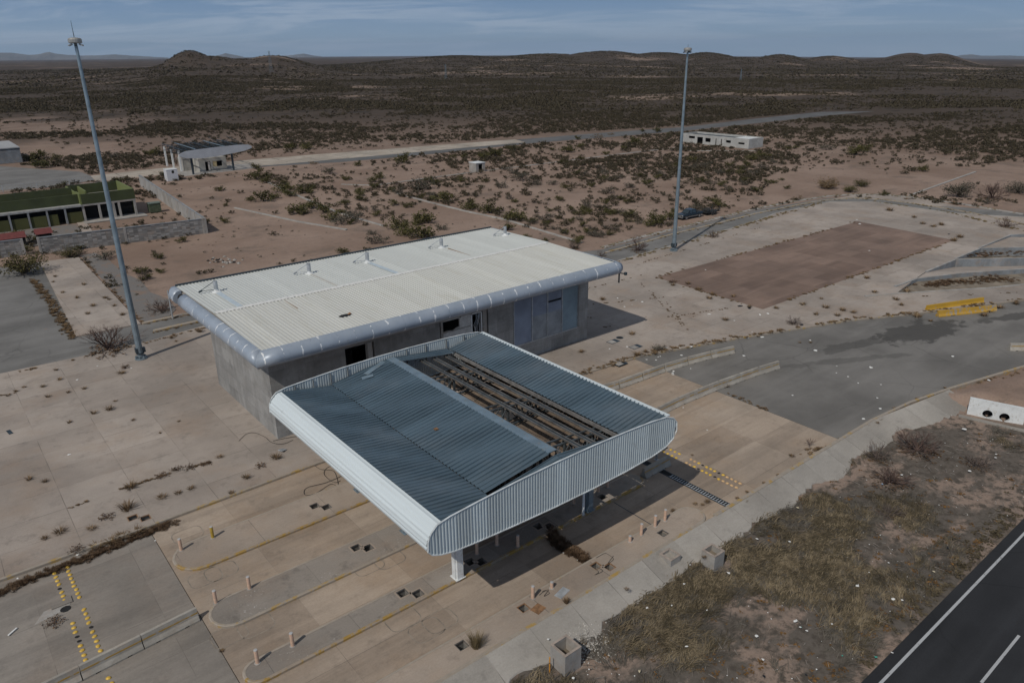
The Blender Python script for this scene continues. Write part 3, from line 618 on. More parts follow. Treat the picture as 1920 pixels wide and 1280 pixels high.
mb = MB(); mb.box(28.05, 28.5, BY0+0.1, BY0+0.6, 0, 6.35); mb.box(35.75, 36.0, BY0+0.05, BY0+0.4, 0, 6.5); mb.box(40.75, 41.2, BY0+0.08, BY0+0.5, 0, 6.5); mb.box(35.6, 41.35, BY0-0.14, BY0-0.01, 6.55, 6.75); mb.box(25.5, 36, BY0-0.10, BY0-0.01, 6.5, 6.62); mb.build('pilaster', C_PLAIN, B)
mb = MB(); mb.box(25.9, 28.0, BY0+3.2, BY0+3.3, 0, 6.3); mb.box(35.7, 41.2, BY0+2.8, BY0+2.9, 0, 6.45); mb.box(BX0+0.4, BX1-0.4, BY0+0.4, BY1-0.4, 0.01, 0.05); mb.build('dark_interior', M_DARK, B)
# white plaster infill with a broken hole
mb = MB(); y0 = BY0+0.18
for q in (rect(36.0, 39.35, 0, 5.15), rect(38.0, 39.35, 5.3, 6.45), rect(36.0, 38.2, 6.32, 6.45)): mb.box(q[0][0], q[1][0], y0, y0+0.14, q[0][1], q[2][1])
mb.build('plaster_infill', plain('plaster', (0.52, 0.515, 0.5), 0.8, var=0.15, dirt=(0.35, 0.33, 0.3)), B)
mb = MB(); mb.prism([(36.0, 5.16), (39.3, 5.16), (39.3, 5.3), (38.55, 5.34), (38.45, 5.62), (38.0, 5.5), (37.6, 5.42), (37.2, 5.24), (36.6, 5.34), (36.0, 5.3)], 0, 0.1); mb.v = [(x, y0+0.02+z, y) for x, y, z in mb.v]; mb.build('broken_edge', C_PLAIN, B)
d = MB(); d.box(39.35, 39.47, y0-0.05, y0+0.16, 0, 6.45); d.box(40.55, 40.67, y0-0.05, y0+0.16, 0, 6.45); d.box(39.35, 40.67, y0-0.05, y0+0.16, 6.33, 6.45); dr = d.build('door', M_WHITE, B)
t = MB()
for k in range(7):
    xx = 39.7+random.random()*0.7; t.tube([(xx, y0-0.02, 6.3), (xx+random.uniform(-.25, .25), y0-0.12, 5.8), (39.6+random.random()*0.8, y0-0.05, 5.2), (39.6+random.random()*0.8, y0-0.1, 4.2)], 0.022, 4)
t.build('torn_frame', M_STEEL, dr)
# louvred bays
for i, (x0, x1, mt) in enumerate([(44.62, 46.98, M_LOUV), (47.08, 49.12, M_LOUV), (49.22, 51.2, M_LOUV), (51.3, 53.55, M_LOUV2)]):
    mb = MB(); zs = np.arange(1.75, 6.95, 0.13)
    for k, z in enumerate(zs):
        if i == 2 and 5.35 < z < 5.6: continue
        low = i in (1, 2) and z < 4.25
        mb.add([(x0, BY0+0.02, z), (x1, BY0+0.02, z), (x1, BY0+0.11, z+0.125), (x0, BY0+0.11, z+0.125), (x0, BY0+0.03, z-0.012), (x1, BY0+0.03, z-0.012)], [(0, 1, 2, 3), (0, 4, 5, 1)], 1 if low else 0)
    lv = mb.build('louvre_panel', [mt, M_LOUV3], B)
    f = MB(); f.box(x0-0.07, x0-0.003, BY0-0.03, BY0+0.12, 1.68, 7.0); f.box(x1+0.003, x1+0.03, BY0-0.02, BY0+0.12, 1.68, 7.0)
    f.box(x0, x1, BY0-0.03, BY0+0.1, 1.62, 1.72); f.box(x0, x1, BY0-0.03, BY0+0.1, 6.98, 7.05); f.build('louvre_frame', M_STEEL, lv)
mb = MB(); mb.box(44.5, 53.7, BY0+0.2, BY0+0.25, 1.7, 7.05); mb.build('louvre_backing', M_DARK, B)
# roof: slab, ribbed sheets, seam, rounded eaves
RX0, RX1, RY0, RY1, RZ, SEAM = 17.95, 57.0, 53.05, 74.9, 8.9, 63.75
mb = MB(); mb.box(RX0+0.05, RX1-0.05, RY0+0.05, RY1-0.05, 7.78, 8.72); mb.build('roof_slab', C_PLAIN, B)
def ribbed(x0, x1, y0, y1, za, zb, pitch=0.33, hgt=0.045):
    """sheet with ribs along Y, pitched from za (y0) to zb (y1)"""
    mb = MB(); xs = []; zs = []; x = x0
    while x < x1:
        for u, h in ((0, 0), (0.52, 0), (0.62, 1), (0.9, 1)):
            if x+u*pitch <= x1: xs.append(x+u*pitch); zs.append(h*hgt)
        x += pitch
    n = len(xs); ys = np.linspace(y0, y1, 5); vs = []
    for y in ys:
        zc = za+(zb-za)*(y-y0)/(y1-y0); vs += [(a, y, zc+b) for a, b in zip(xs, zs)]
    mb.add(vs, [(j*n+i, j*n+i+1, (j+1)*n+i+1, (j+1)*n+i) for j in range(4) for i in range(n-1)]); return mb
roofn = ribbed(RX0, RX1, RY0, SEAM+0.12, 8.86, 9.10).build('roof_sheet', M_ROOFN, B); roofn['label'] = 'cream ribbed sheet on the near half of the roof'
rooff = ribbed(RX0, RX1, SEAM-0.12, RY1, 9.13, 8.95).build('roof_sheet', M_ROOFF, B); rooff['label'] = 'paler ribbed sheet on the far half of the roof'
def seam_mat():
    m, nt, b = new_mat('lapped_sealant'); p = nt.pos()
    f = nt.noise(nt.vmul(p, (2.6, 5, 1)), 2.2, 5, 0.75)
    c = nt.mix(nt.ramp(f, 0.60, 0.68), (0.66, 0.66, 0.64), (0.16, 0.15, 0.14)); nt.put(b.inputs['Base Color'], c); b.inputs['Roughness'].default_value = 0.7; return m
mb = MB(); xs = np.arange(RX0+0.1, RX1-0.5, 0.28); vs = []
for x in xs:
    a = 0.24+random.uniform(-.07, .10); c_ = 0.26+random.uniform(-.07, .10); h = random.uniform(0, 0.03)
    vs += [(x, SEAM-a, 9.135), (x, SEAM, 9.2+h), (x, SEAM+c_, 9.165+h*0.5)]
mb.add(vs, [(i*3+j, (i+1)*3+j, (i+1)*3+j+1, i*3+j+1) for i in range(len(xs)-1) for j in (0, 1)]); mb.build('seam_flashing', seam_mat(), B)
EAV = [(0.0, 0.02), (0.25, 0.02), (0.50, -0.06), (0.74, -0.28), (0.86, -0.58), (0.84, -0.9), (0.66, -1.16), (0.38, -1.30), (0.0, -1.34)]
def eave(path, m, name='eave_fascia', z=8.92):
    mb = MB(); n = len(EAV); vs = []; fs = []
    for (x, y, ax, ay) in path: vs += [(x+ax*u, y+ay*u, z+v) for u, v in EAV]
    for i in range(len(path)-1):
        for j in range(n-1): fs.append((i*n+j, (i+1)*n+j, (i+1)*n+j+1, i*n+j+1))
    fs += [tuple(range(n)), tuple(range((len(path)-1)*n, len(path)*n))[::-1]]
    mb.add(vs, fs); o = mb.build(name, m, B, smooth=False)
    for p in o.data.polygons: p.use_smooth = len(p.vertices) == 4
    return o
eave([(RX0, RY0, -1, -1)]+[(x, RY0, 0, -1) for x in np.linspace(RX0+1.2, RX1-0.9, 26)]+[(RX1-0.3, RY0, 0.45, -0.95), (RX1, RY0, 0.8, -0.6)], M_FASX)
eave([(RX0, y, -1, 0) for y in np.linspace(71.75, RY0+1.0, 14)]+[(RX0, RY0, -1, -1)], M_FASY)
eave([(RX0, RY1+0.3, -0.7, 0.3), (RX0, 74.7, -1, 0), (RX0, 73.2, -1, 0)], M_FASY)
eave([(RX1, RY0, 0.8, -0.6), (RX1, RY0+0.7, 0.85, 0)]+[(RX1, y, 0.85, 0) for y in np.linspace(RY0+1.2, RY1, 10)], M_FASY)
mb = MB(); mb.tube([(RX0-0.1, 71.7, 8.3), (RX0-0.1, 73.3, 8.3)], 0.35, 8); mb.build('eave_gap_shade', M_DARK, B)  # near-black tube stands in for the shade inside the eave gap
mb = MB(); mb.box(RX0, RX1, RY1+0.005, RY1+0.22, 7.7, 9.12); mb.build('rear_gutter', M_FRAME, B)
# torn patch in the near half
hx, hy = 26.6, 56.1
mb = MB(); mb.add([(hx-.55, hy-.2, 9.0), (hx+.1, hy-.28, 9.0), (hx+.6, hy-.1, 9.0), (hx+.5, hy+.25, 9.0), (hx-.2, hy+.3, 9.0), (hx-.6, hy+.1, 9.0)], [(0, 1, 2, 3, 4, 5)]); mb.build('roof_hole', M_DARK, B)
mb = MB(); mb.add([(hx+.25, hy-.1, 9.03), (hx+.6, hy-.05, 9.05), (hx+.55, hy+.2, 9.12), (hx+.3, hy+.15, 9.02)], [(0, 1, 2, 3)]); mb.build('torn_edge', M_RUST, B)
mb = MB(); mb.box(24.1, 24.14, 60.3, 63.4, 9.07, 9.13); mb.build('rust_streak', M_RUST, B)
# exhaust stacks on the roof
for i, vx in enumerate((20.35, 29.8, 36.5, 46.1, 55.5)):
    vy = 70.2; zb = 9.02; s = MB(); s.lathe([(0.2, zb), (0.2, zb+1.12), (0.17, zb+1.12), (0.17, zb+0.7)], (vx, vy, 0), 14); st = s.build('exhaust_stack', M_STEEL, B)
    b_ = MB(); b_.lathe([(0.48, zb-0.02), (0.42, zb+0.07), (0.24, zb+0.16), (0.21, zb+0.30)], (vx, vy, 0), 12); b_.build('sealant_collar', M_WHITE, st)
    b_ = MB(); e = (vx-1.35, vy+0.42, zb+0.28); b_.bar((vx-0.15, vy, zb+1.05), e, 0.05); b_.bar((vx-0.15, vy, zb+0.25), e, 0.045); b_.bar((e[0]-0.16, e[1]-0.05, zb+0.2), (e[0]+0.16, e[1]+0.05, zb+0.28), 0.14); b_.build('brace', M_FRAME if i == 0 else M_STEEL, st)
    if i in (0, 1, 2):
        b_ = MB(); w = 0.26 if i != 1 else 0.12; b_.add([(vx-w, vy-0.4, zb+0.075), (vx+w, vy-0.4, zb+0.075), (vx+w, SEAM+0.2, 9.185), (vx-w, SEAM+0.2, 9.185)], [(0, 1, 2, 3)]); b_.build('translucent_strip', plain('pale_blue_strip', (0.49, 0.56, 0.60) if i != 1 else (0.50, 0.47, 0.41), 0.4, var=0.1), B)
    if i == 3:
        b_ = MB(); b_.box(vx+0.2, vx+0.24, SEAM+1, vy-1, 9.05, 9.16); b_.build('rust_streak', M_RUST, B)
mb = MB(); mb.bar((57.3, 52.7, 7.9), (57.3, 52.7, 6.6), 0.12); mb.bar((57.3, 52.7, 7.7), (58.1, 52.5, 7.5), 0.1); mb.box(58.0, 58.25, 52.4, 52.65, 7.35, 7.65); mb.build('eave_bracket', M_FRAME, B)
# ------------------------------------------------------------------ toll canopy
CY0, CY1 = 27.2, 47.8
KP = [(16.18, 6.25), (16.22, 6.75), (16.42, 7.18), (16.80, 7.52), (17.6, 7.68), (19.5, 7.82), (22, 7.97), (25, 8.06), (28, 8.07), (31, 8.0), (33.2, 7.9), (34.6, 7.75), (35.35, 7.45), (35.75, 7.0), (35.8, 6.5), (35.5, 6.0), (34.8, 5.62), (33.5, 5.4), (31, 5.24), (28, 5.18), (25, 5.2), (22, 5.3), (19.5, 5.42), (17.8, 5.55), (16.9, 5.75), (16.4, 5.98)]
TOPP = [KP[0]]+KP[1:14]; BOTP = [KP[0]]+KP[:13:-1][::1]
tx = [p[0] for p in KP[0:14]]; tz = [p[1] for p in KP[0:14]]
bpts = sorted([KP[0]]+KP[13:], key=lambda p: p[0]); bx = [p[0] for p in bpts]; bz = [p[1] for p in bpts]
ztop = lambda x: float(np.interp(x, tx, tz)); zbot = lambda x: float(np.interp(x, bx, bz))
K = thing('toll_canopy', 'wide blue roofed toll canopy with ribbed white rounded sides and an open roof slot', 'canopy', (26, 37.5, 0))
for yy, sg in ((CY0, -1), (CY1, 1)):
    mb = MB(); xs = []; of = []; x = 16.2
    while x < 35.79:
        for u, o in ((0, 0), (0.09, 0), (0.115, 1), (0.175, 1)):
            if x+u < 35.79: xs.append(x+u); of.append(o*0.035*sg)
        x += 0.2
    vs = []
    for a, o in zip(xs, of): vs += [(a, yy+o, zbot(a)-0.02), (a, yy+o, ztop(a)+0.10)]
    mb.add(vs, [(2*i, 2*i+2, 2*i+3, 2*i+1) for i in range(len(xs)-1)]); fa = mb.build('end_fascia', M_CAP, K)
    mb = MB(); lp = KP+[KP[0]]; mb.tube([(a, yy+0.02*sg, b+(0.10 if b > 6.5 else -0.02)) for a, b in lp], 0.045, 5, cap=False); mb.build('rim_trim', plain('trim_white', (0.62, 0.65, 0.65), 0.5, var=0.2, scale=2), fa)
    if sg == 1:
        for x in (18.2, 19.6, 21.0, 22.4, 27.6, 29.4, 31.4, 33.2):
            mb = MB(); mb.box(x-0.03, x+0.03, yy-0.09, yy-0.05, 6.6, ztop(x)+0.02); mb.build('parapet_post', M_PURLIN, fa)
def clad(pts, y0, y1, name, m, rib=0.12, dep=0.018):
    P2 = []; 
    for i in range(len(pts)-1):
        a = Vector(pts[i]); b = Vector(pts[i+1]); L = (b-a).length; n = max(2, int(L/rib)); nr = Vector((-(b-a).y, (b-a).x)).normalized()
        for k in range(n):
            q = a+(b-a)*k/n; P2.append(q+nr*(dep if k % 2 else 0))
    P2.append(Vector(pts[-1])); mb = MB(); n = len(P2); vs = []; ys = np.linspace(y0, y1, 4)
    for y in ys: vs += [(q.x, y, q.y) for q in P2]
    mb.add(vs, [(j*n+i, j*n+i+1, (j+1)*n+i+1, (j+1)*n+i) for j in range(3) for i in range(n-1)]); return mb.build(name, m, K)
nose = clad([(17.15, 5.68), (16.75, 5.8), (16.4, 5.98), (16.18, 6.25), (16.18, 6.75), (16.42, 7.18), (16.80, 7.52), (17.15, 7.60)], CY0+0.05, CY1-0.05, 'rounded_edge_cladding', M_NOSE, 0.11, 0.04)
nose['label'] = 'white ribbed rounded edge towards the approach lanes'
tail = clad([(34.85, 7.72), (35.0, 7.70), (35.35, 7.45), (35.75, 7.0), (35.8, 6.5), (35.5, 6.0), (34.8, 5.62), (33.8, 5.42)], CY0+0.05, CY1-0.05, 'rounded_edge_cladding', M_NOSE, 0.2)
def panel(name, x0, z0, x1, z1, y0, y1, m, pitch=0.36, h=0.07, label=None, skew=0.0):
    mb = MB(); ys = []; hs = []; y = y0
    while y < y1:
        for u, o in ((0, 0), (0.72, 0), (0.78, 1), (0.94, 1)):
            if y+u*pitch < y1: ys.append(y+u*pitch); hs.append(o*h)
        y += pitch
    ys.append(y1); hs.append(0); n = len(ys); vs = []
    for t in np.linspace(0, 1, 5):
        sag = -0.02*math.sin(math.pi*t); jit = [0.018*math.sin(i*1.7+t*5)+random.uniform(-.006, .006) for i in range(n)]
        vs += [(x0+(x1-x0)*t, yy+(skew*t*(1-(yy-y0)/(y1-y0))), z0+(z1-z0)*t+hh+sag+jj) for yy, hh, jj in zip(ys, hs, jit)]
    mb.add(vs, [(j*n+i, (j+1)*n+i, (j+1)*n+i+1, j*n+i+1) for j in range(4) for i in range(n-1)])
    o = mb.build(name, m, K)
    if label: o['label'] = label
    return o
VX, VZ, GX, GZ = 20.95, 7.02, 26.0, 7.78
SX0, SX1, UX, UZ = 26.45, 31.15, 31.55, 7.08
panel('roof_panel', 17.15, 7.60, VX, VZ, CY0+0.08, CY1-0.1, M_BLUE, label='dark blue roof strip sloping away from the white rounded edge')
panel('roof_panel', VX+0.02, VZ+0.03, GX-0.25, GZ, CY0+1.45, CY1-0.1, M_BLUE, label='broad blue roof panel rising to the open slot')
panel('roof_panel', VX+0.02, VZ+0.0, GX-0.02, GZ-0.04, CY0+0.06, CY0+1.18, M_BLUE, label='narrow blue roof strip along the near end, left of the ridge')
panel('roof_panel', GX+0.0, GZ-0.04, UX-0.1, UZ+0.08, CY0+0.06, CY0+1.18, M_BLUE, label='narrow blue roof strip closing the near end of the slot')
panel('roof_panel', GX+0.45, GZ-0.02, UX-0.1, UZ+0.08, CY1-1.15, CY1-0.1, M_BLUE, label='narrow blue roof strip along the far end')
panel('roof_panel', UX, UZ+0.1, 34.9, 7.76, CY0+0.1, CY1-0.1, M_BLUE, label='blue roof panel between the slot and the far rounded edge')
mb = MB(); mb.box(GX-0.28, GX+0.36, CY0+1.47, CY1-0.15, GZ+0.005, GZ+0.07); mb.build('ridge_flashing', M_STRIP, K)
mb = MB(); mb.box(GX+0.362, GX+0.46, CY0+1.2, CY1-1.2, GZ-0.16, GZ+0.03); mb.build('slot_edge_angle', M_PURLIN, K)
mb = MB(); mb.bar((23.4, 46.8, VZ+0.47), (25.4, 47.5, GZ-0.02), 0.45, 0.04); mb.bar((22.9, 46.5, 7.40), (23.7, 46.2, 7.53), 0.42, 0.03); mb.build('loose_flashing', M_STRIP, K)
mb = MB(); mb.box(UX-0.14, UX-0.03, CY0+1.2, CY1-1.2, UZ-0.20, UZ+0.05); mb.build('valley_gutter', plain('gutter_zinc', (0.22, 0.21, 0.2), 0.5, 0.3, 0.3, 1.5), K)
for x, z in ((28.4, 7.30), (29.55, 7.18), (30.7, 7.08)):
    mb = MB(); y0, y1 = CY0+0.9, CY1-0.9
    for s in (-1, 1): mb.box(x+s*0.125-0.028, x+s*0.125+0.028, y0, y1, z-0.13, z)
    mb.box(x-0.097, x+0.097, y0, y1, z-0.085, z-0.055, 1); mb.build('purlin', [M_PURLIN, M_FRAME], K)
for y in (29.9, 30.5, 36.3, 36.9, 42.9, 43.5):
    mb = MB(); tp = lambda x: float(np.interp(x, [17, VX, GX, UX, 35], [7.3, 6.72, 7.3, 6.78, 7.3])); bt = lambda x: 5.55 if 18.5 < x < 34 else 6.0
    xs = [17.2]+list(np.arange(18.5, 35, 1.28))
    mb.bar((17.2, y, 5.9), (18.5, y, 5.55), 0.09); mb.bar((18.5, y, 5.55), (34.2, y, 5.55), 0.1)
    for a, b in zip(xs[:-1], xs[1:]): mb.bar((a, y, tp(a)), (b, y, tp(b)), 0.1)
    for i, a in enumerate(xs[1:]):
        mb.bar((a, y, bt(a)), (a, y, tp(a)), 0.09 if i % 2 else 0.14)
        if i < len(xs)-2: mb.bar((a, y, bt(a) if i % 2 else tp(a)), (xs[i+2], y, tp(xs[i+2]) if i % 2 else bt(xs[i+2])), 0.06)
    mb.build('truss', M_TRUSS, K)
def soffit():
    mb = MB(); cells = [(a, b) for a in range(0, 12) for b in range(0, 10)]
    X = np.linspace(17.2, 33.8, 13); Y = np.linspace(CY0+0.1, CY1-0.1, 11)
    gone = {(8, 1), (8, 8), (9, 5)}
    for a, b in cells:
        if (a, b) in gone: continue
        x0, x1, y0, y1 = X[a]+0.02, X[a+1]-0.02, Y[b]+0.02, Y[b+1]-0.02
        z = lambda x: zbot(x)+0.05
        mb.add([(x0, y0, z(x0)), (x1, y0, z(x1)), (x1, y1, z(x1)), (x0, y1, z(x0))], [(0, 1, 2, 3)], 1 if (a*7+b*3) % 5 == 0 else 0)
    return mb.build('soffit', [M_SOFF, plain('soffit_pale', (0.16, 0.125, 0.095), 0.8, var=0.3, scale=0.8)], K)
soffit()
cols = [(20.55, 31.15), (31.7, 31.15), (20.55, 37.2), (31.7, 37.2), (20.55, 43.8), (31.7, 43.8)]
for i, (x, y) in enumerate(cols):
    mb = MB(); mb.box(x-0.22, x+0.22, y-0.30, y+0.30, 0.0, 5.5); mb.box(x-0.31, x-0.22, y-0.16, y+0.16, 0.0, 5.5); mb.box(x+0.22, x+0.29, y-0.2, y+0.2, 0, 5.5); mb.box(x-0.36, x+0.36, y-0.36, y+0.36, 0.0, 0.03)
    mb.build('column', M_WHITE if i == 0 else M_GALV, K)
mb = MB(); mb.tube([(31.0, 30.9, 0), (31.0, 30.9, 5.3)], 0.09, 8); mb.build('downpipe', M_WHITE, K)
tag_post = local('sign_post', 'white leaning post beside the concrete barrier under the canopy', 'post', loc=(*P(1231, 858), -0.16))
mb = MB(); mb.add([(-.05, -.06, 0), (.05, -.06, 0), (.05, .06, 0), (-.05, .06, 0), (-.22, -.05, 2.2), (.16, -.05, 2.2), (.16, .05, 2.2), (-.22, .05, 2.2)], [(0, 1, 5, 4), (1, 2, 6, 5), (2, 3, 7, 6), (3, 0, 4, 7), (4, 5, 6, 7), (3, 2, 1, 0)]); mb.build('post_blade', M_STEEL, tag_post)
mb = MB(); mb.box(-.16, .16, -.16, .16, 0, 0.03); mb.build('base_plate', M_STEEL, tag_post)

mb = MB(); mb.box(34.86, 35.16, CY0+0.12, CY1-0.12, 7.73, 7.80); mb.build('edge_trim', M_NOSE, K)

mb = MB(); mb.box(22.6, 22.85, 36.1, 36.35, 7.36, 7.42); mb.build('rust_patch', M_RUST, K)
# ------------------------------------------------------------------ concrete barriers
def barrier_proto(name, L, m, stripe, label, group, h=0.80):
    o = local(name, label, 'barrier', group); mb = MB()
    full = [(-0.30, 0), (-0.30, 0.09), (-0.15, 0.34), (-0.085, h), (0.085, h), (0.15, 0.34), (0.30, 0.09), (0.30, 0)]
    cut = [(-0.30, 0.07), (-0.30, 0.09)]+full[2:6]+[(0.30, 0.09), (0.30, 0.07)]
    xs = [-L/2+0.01, -L*0.30, -L*0.22, L*0.22, L*0.30, L/2-0.01]
    for i in range(5):
        pr = cut if i in (1, 3) else full
        mb.sweep(pr, [((xs[i], 0, 0), (0, 1, 0), (0, 0, 1)), ((xs[i+1], 0, 0), (0, 1, 0), (0, 0, 1))])
    mb.build('body', m, o)
    if stripe:
        for s in (-1, 1):
            mb = MB(); mb.bar((-L/2+0.01, s*0.128, 0.50), (L/2-0.01, s*0.128, 0.50), 0.010, 0.10); mb.build('painted_stripe', stripe, o)
        mb = MB()
        for s in (-1, 1): mb.bar((-L/2+0.01, s*0.302, 0.05), (L/2-0.01, s*0.302, 0.05), 0.006, 0.05)
    return o
ST = paint_over('barrier_stripe', (0.40, 0.24, 0.05), (0.36, 0.32, 0.27), 0.55, 2.0)
jb = None
def put_barrier(x, y, rz, label, group, z=-0.16):
    global jb
    if jb is None:
        jb = barrier_proto('jersey_barrier', 3.05, C_BARR, ST, label, group); jb.location = (x, y, z); jb.rotation_euler = (0, 0, rz); return jb
    return dup(jb, (x, y, z), rz, label, group)
def row(path, lab, group, step=3.07, nmax=99):
    path = [Vector(p) for p in path]; seg = []; L = 0; n = 0
    tot = sum((b-a).length for a, b in zip(path[:-1], path[1:]))
    def at(s):
        for a, b in zip(path[:-1], path[1:]):
            l = (b-a).length
            if s <= l: return a+(b-a)*s/l
            s -= l
        return path[-1]
    N = min(nmax, int(round(tot/step))); st = tot/N
    for i in range(N):
        a, b = at(i*st), at((i+1)*st); c = (a+b)/2; put_barrier(c.x, c.y, math.atan2(b.y-a.y, b.x-a.x), lab(i, N), group)
nm = ['first', 'second', 'third', 'fourth', 'fifth', 'sixth', 'seventh', 'eighth']
row([(-5.25, 36.9), (0.89, 37.35), (7.04, 37.9)], lambda i, n: ['striped concrete barrier mostly cut off at the left foot of the photo', 'striped concrete barrier just left of the lower yellow studs', 'striped concrete barrier crossing the yellow stud rows', 'striped concrete barrier ending at the rounded island tip'][i], 'concrete barriers before the toll islands')
r1 = [(44.0, 37.35)]+[P(x, y, -0.16) for x, y in ((1251, 774), (1276, 761), (1341, 733.5), (1424, 703.5), (1462, 691.5))]
row([(x, y+0.28) for x, y in r1], lambda i, n: 'striped concrete barrier, %s from the far end of the row nearer the ditch' % (['nearest the canopy'] + nm)[::-1][(9-n+i) if i else 8].replace('first', 'first') if i else 'striped concrete barrier nearest the canopy in the row nearer the ditch', 'barrier row on the exit road nearer the ditch')
r2 = [(45.2, 44.1)]+[P(x, y, -0.16) for x, y in ((1183, 723), (1221, 707), (1260, 693.5), (1319, 676.5), (1380, 662.5))]
row([(x, y+0.28) for x, y in r2], lambda i, n: 'striped concrete barrier, %s from the far end of the row nearer the building' % nm[n-1-i] if i else 'striped concrete barrier nearest the canopy in the row nearer the building', 'barrier row on the exit road nearer the building')
a, b = Vector(P(1210, 899, -0.16)), Vector(P(1257, 873, -0.16)); c = (a+b)/2
put_barrier(c.x+0.1, c.y+0.3, math.atan2(b.y-a.y, b.x-a.x), 'lone concrete barrier standing in the canopy shadow beside the drain', 'lone barriers')
x, y = P(1912, 662, -0.16); put_barrier(x+1.2, y+0.1, R(-40), 'concrete barrier end standing on the asphalt at the right edge', 'lone barriers')
def yb(p0, p1, m, label):
    a, b = Vector(P(*p0, -0.14)), Vector(P(*p1, -0.14)); L = (b-a).length
    o = barrier_proto('yellow_barrier', L, m, None, label, 'yellow barriers by the kerb', 0.74); c = (a+b)/2; o.location = (c.x, c.y, -0.15); o.rotation_euler = (0, 0, math.atan2(b.y-a.y, b.x-a.x)); return o
yb((1757, 593), (1866, 582), Y_BARW, 'scuffed yellow barrier with grey patches, nearer the asphalt')
yb((1736, 583), (1842, 567.5), Y_BAR, 'bright yellow barrier along the kerb behind the scuffed one')
# ------------------------------------------------------------------ bollards
M_BOL = plain('bollard_faded_orange', (0.58, 0.395, 0.29), 0.6, var=0.12, scale=3, dirt=(0.42, 0.3, 0.24)); M_BOLY = plain('bollard_ochre', (0.40, 0.27, 0.04), 0.5, var=0.15, scale=3); M_BCAP = plain('bollard_cap', (0.42, 0.42, 0.42), 0.7, var=0.2)
def bollard(m, h, label, group):
    o = local('bollard', label, 'bollard', group); mb = MB(); mb.lathe([(0.105, 0.0), (0.105, h)], n=14); mb.build('post', m, o, smooth=False)
    mb = MB(); mb.lathe([(0.108, h), (0.10, h+0.03), (0.05, h+0.045)], n=14); mb.build('cap', M_BCAP, o)
    mb = MB(); mb.lathe([(0.17, 0.002), (0.16, 0.02)], n=14); mb.build('footing', C_PLAIN, o); return o
BO = [(340, 1031, 0, 'pale orange bollard at the left tip of the island closest to the building'), (399.3, 1007.6, 1, 'only ochre yellow bollard, on the island closest to the building'),
      (405, 1129.5, 0, 'pale orange bollard at the grey left tip of the island with the barrier'), (468, 1103, 0, 'pale orange bollard a few steps behind the grey island tip'),
      (483, 1242, 0, 'pale orange bollard at the left tip of the lowest yellow kerbed island'), (549, 1210, 0, 'pale orange bollard a few steps along the lowest yellow kerbed island'),
      (894.4, 1038, 0, 'orange bollard in shade under the canopy, beside the white column'), (931.7, 1021, 0, 'orange bollard in canopy shade, middle of three by the near edge'), (971, 1024, 0, 'orange bollard in canopy shade, right of three, in front of a patched slab'),
      (1076, 944, 0, 'orange bollard showing just under the canopy edge left of the downpipe'), (1121.5, 922, 0, 'orange bollard under the canopy left of the square pit'), (1139, 913, 0, 'orange bollard under the canopy near the right island end'),
      (999, 1121, 0, 'tall pale bollard in sun beside the scribbled patch on the outer island'), (1034.5, 1101.5, 2, 'short stub bollard by the metal plate on the outer island'),
      (1181, 1014.5, 2, 'short stub bollard left of three taller ones on the outer island'), (1202, 1002.5, 0, 'first tall bollard after the stub on the outer island'), (1228, 986.5, 0, 'second tall bollard after the stub on the outer island'), (1246.5, 975.5, 0, 'last bollard, at the rounded right end of the outer island')]
bp = [None, None, None]
for px, py, k, lb in BO:
    x, y = P(px, py)
    if bp[k] is None:
        bp[k] = bollard(M_BOLY if k == 1 else M_BOL, 0.42 if k == 2 else 0.86, lb, 'bollards on the toll islands'); bp[k].location = (x, y, 0.005)
    else: dup(bp[k], (x, y, 0.005), random.random(), lb)
# ------------------------------------------------------------------ road studs
def stud_mesh(m, n):
    mb = MB(); mb.lathe([(0.135, 0.0), (0.125, 0.03), (0.09, 0.055), (0.03, 0.065)], n=10); o = mb.build('road_stud', m); bpy.data.objects.remove(o); return bpy.data.meshes[n]
sm = {}
for k, mt in (('y', Y_STUD), ('o', O_STUD), ('h', M_DARK)):
    mb = MB()
    if k == 'h': mb.lathe([(0.13, 0.0), (0.12, 0.005), (0.05, 0.006)], n=10)
    else: mb.lathe([(0.14, 0.0), (0.13, 0.03), (0.09, 0.06), (0.03, 0.07)], n=10)
    me = bpy.data.meshes.new('road_stud'); me.from_pydata(mb.v, [], mb.f); me.materials.append(mt); sm[k] = me
def stud(x, y, k, label, group):
    o = bpy.data.objects.new('road_stud', sm[k]); COL.objects.link(o); o.location = (x, y, -0.157); o.rotation_euler = (0, 0, random.random()*3)
    if k == 'h': o.location.z = -0.1585
    tag(o, label if k != 'h' else label.replace('yellow domed road stud', 'missing stud scar').replace('faded orange road stud', 'missing stud scar'), 'road stud', group)
    o.scale = (1, 0.85, 1)
for x, y0, y1, n, miss in ((1.32, 47.75, 44.6, 8, (4,)), (2.05, 47.9, 44.3, 9, ()), (1.32, 42.1, 38.55, 9, (3, 4)), (2.08, 42.95, 38.3, 11, (4,)), (2.0, 36.4, 34.0, 6, ()), (1.3, 35.4, 34.0, 4, ())):
    for i in range(n): stud(x+random.uniform(-.03, .03), y0+(y1-y0)*i/(n-1), 'h' if i in miss else 'y', 'yellow domed road stud in the approach rows, %s' % ('above the broken pit' if y0 > 43.5 else 'between the broken pit and the barrier' if y0 > 37 else 'below the barrier'), 'road studs on the approach')
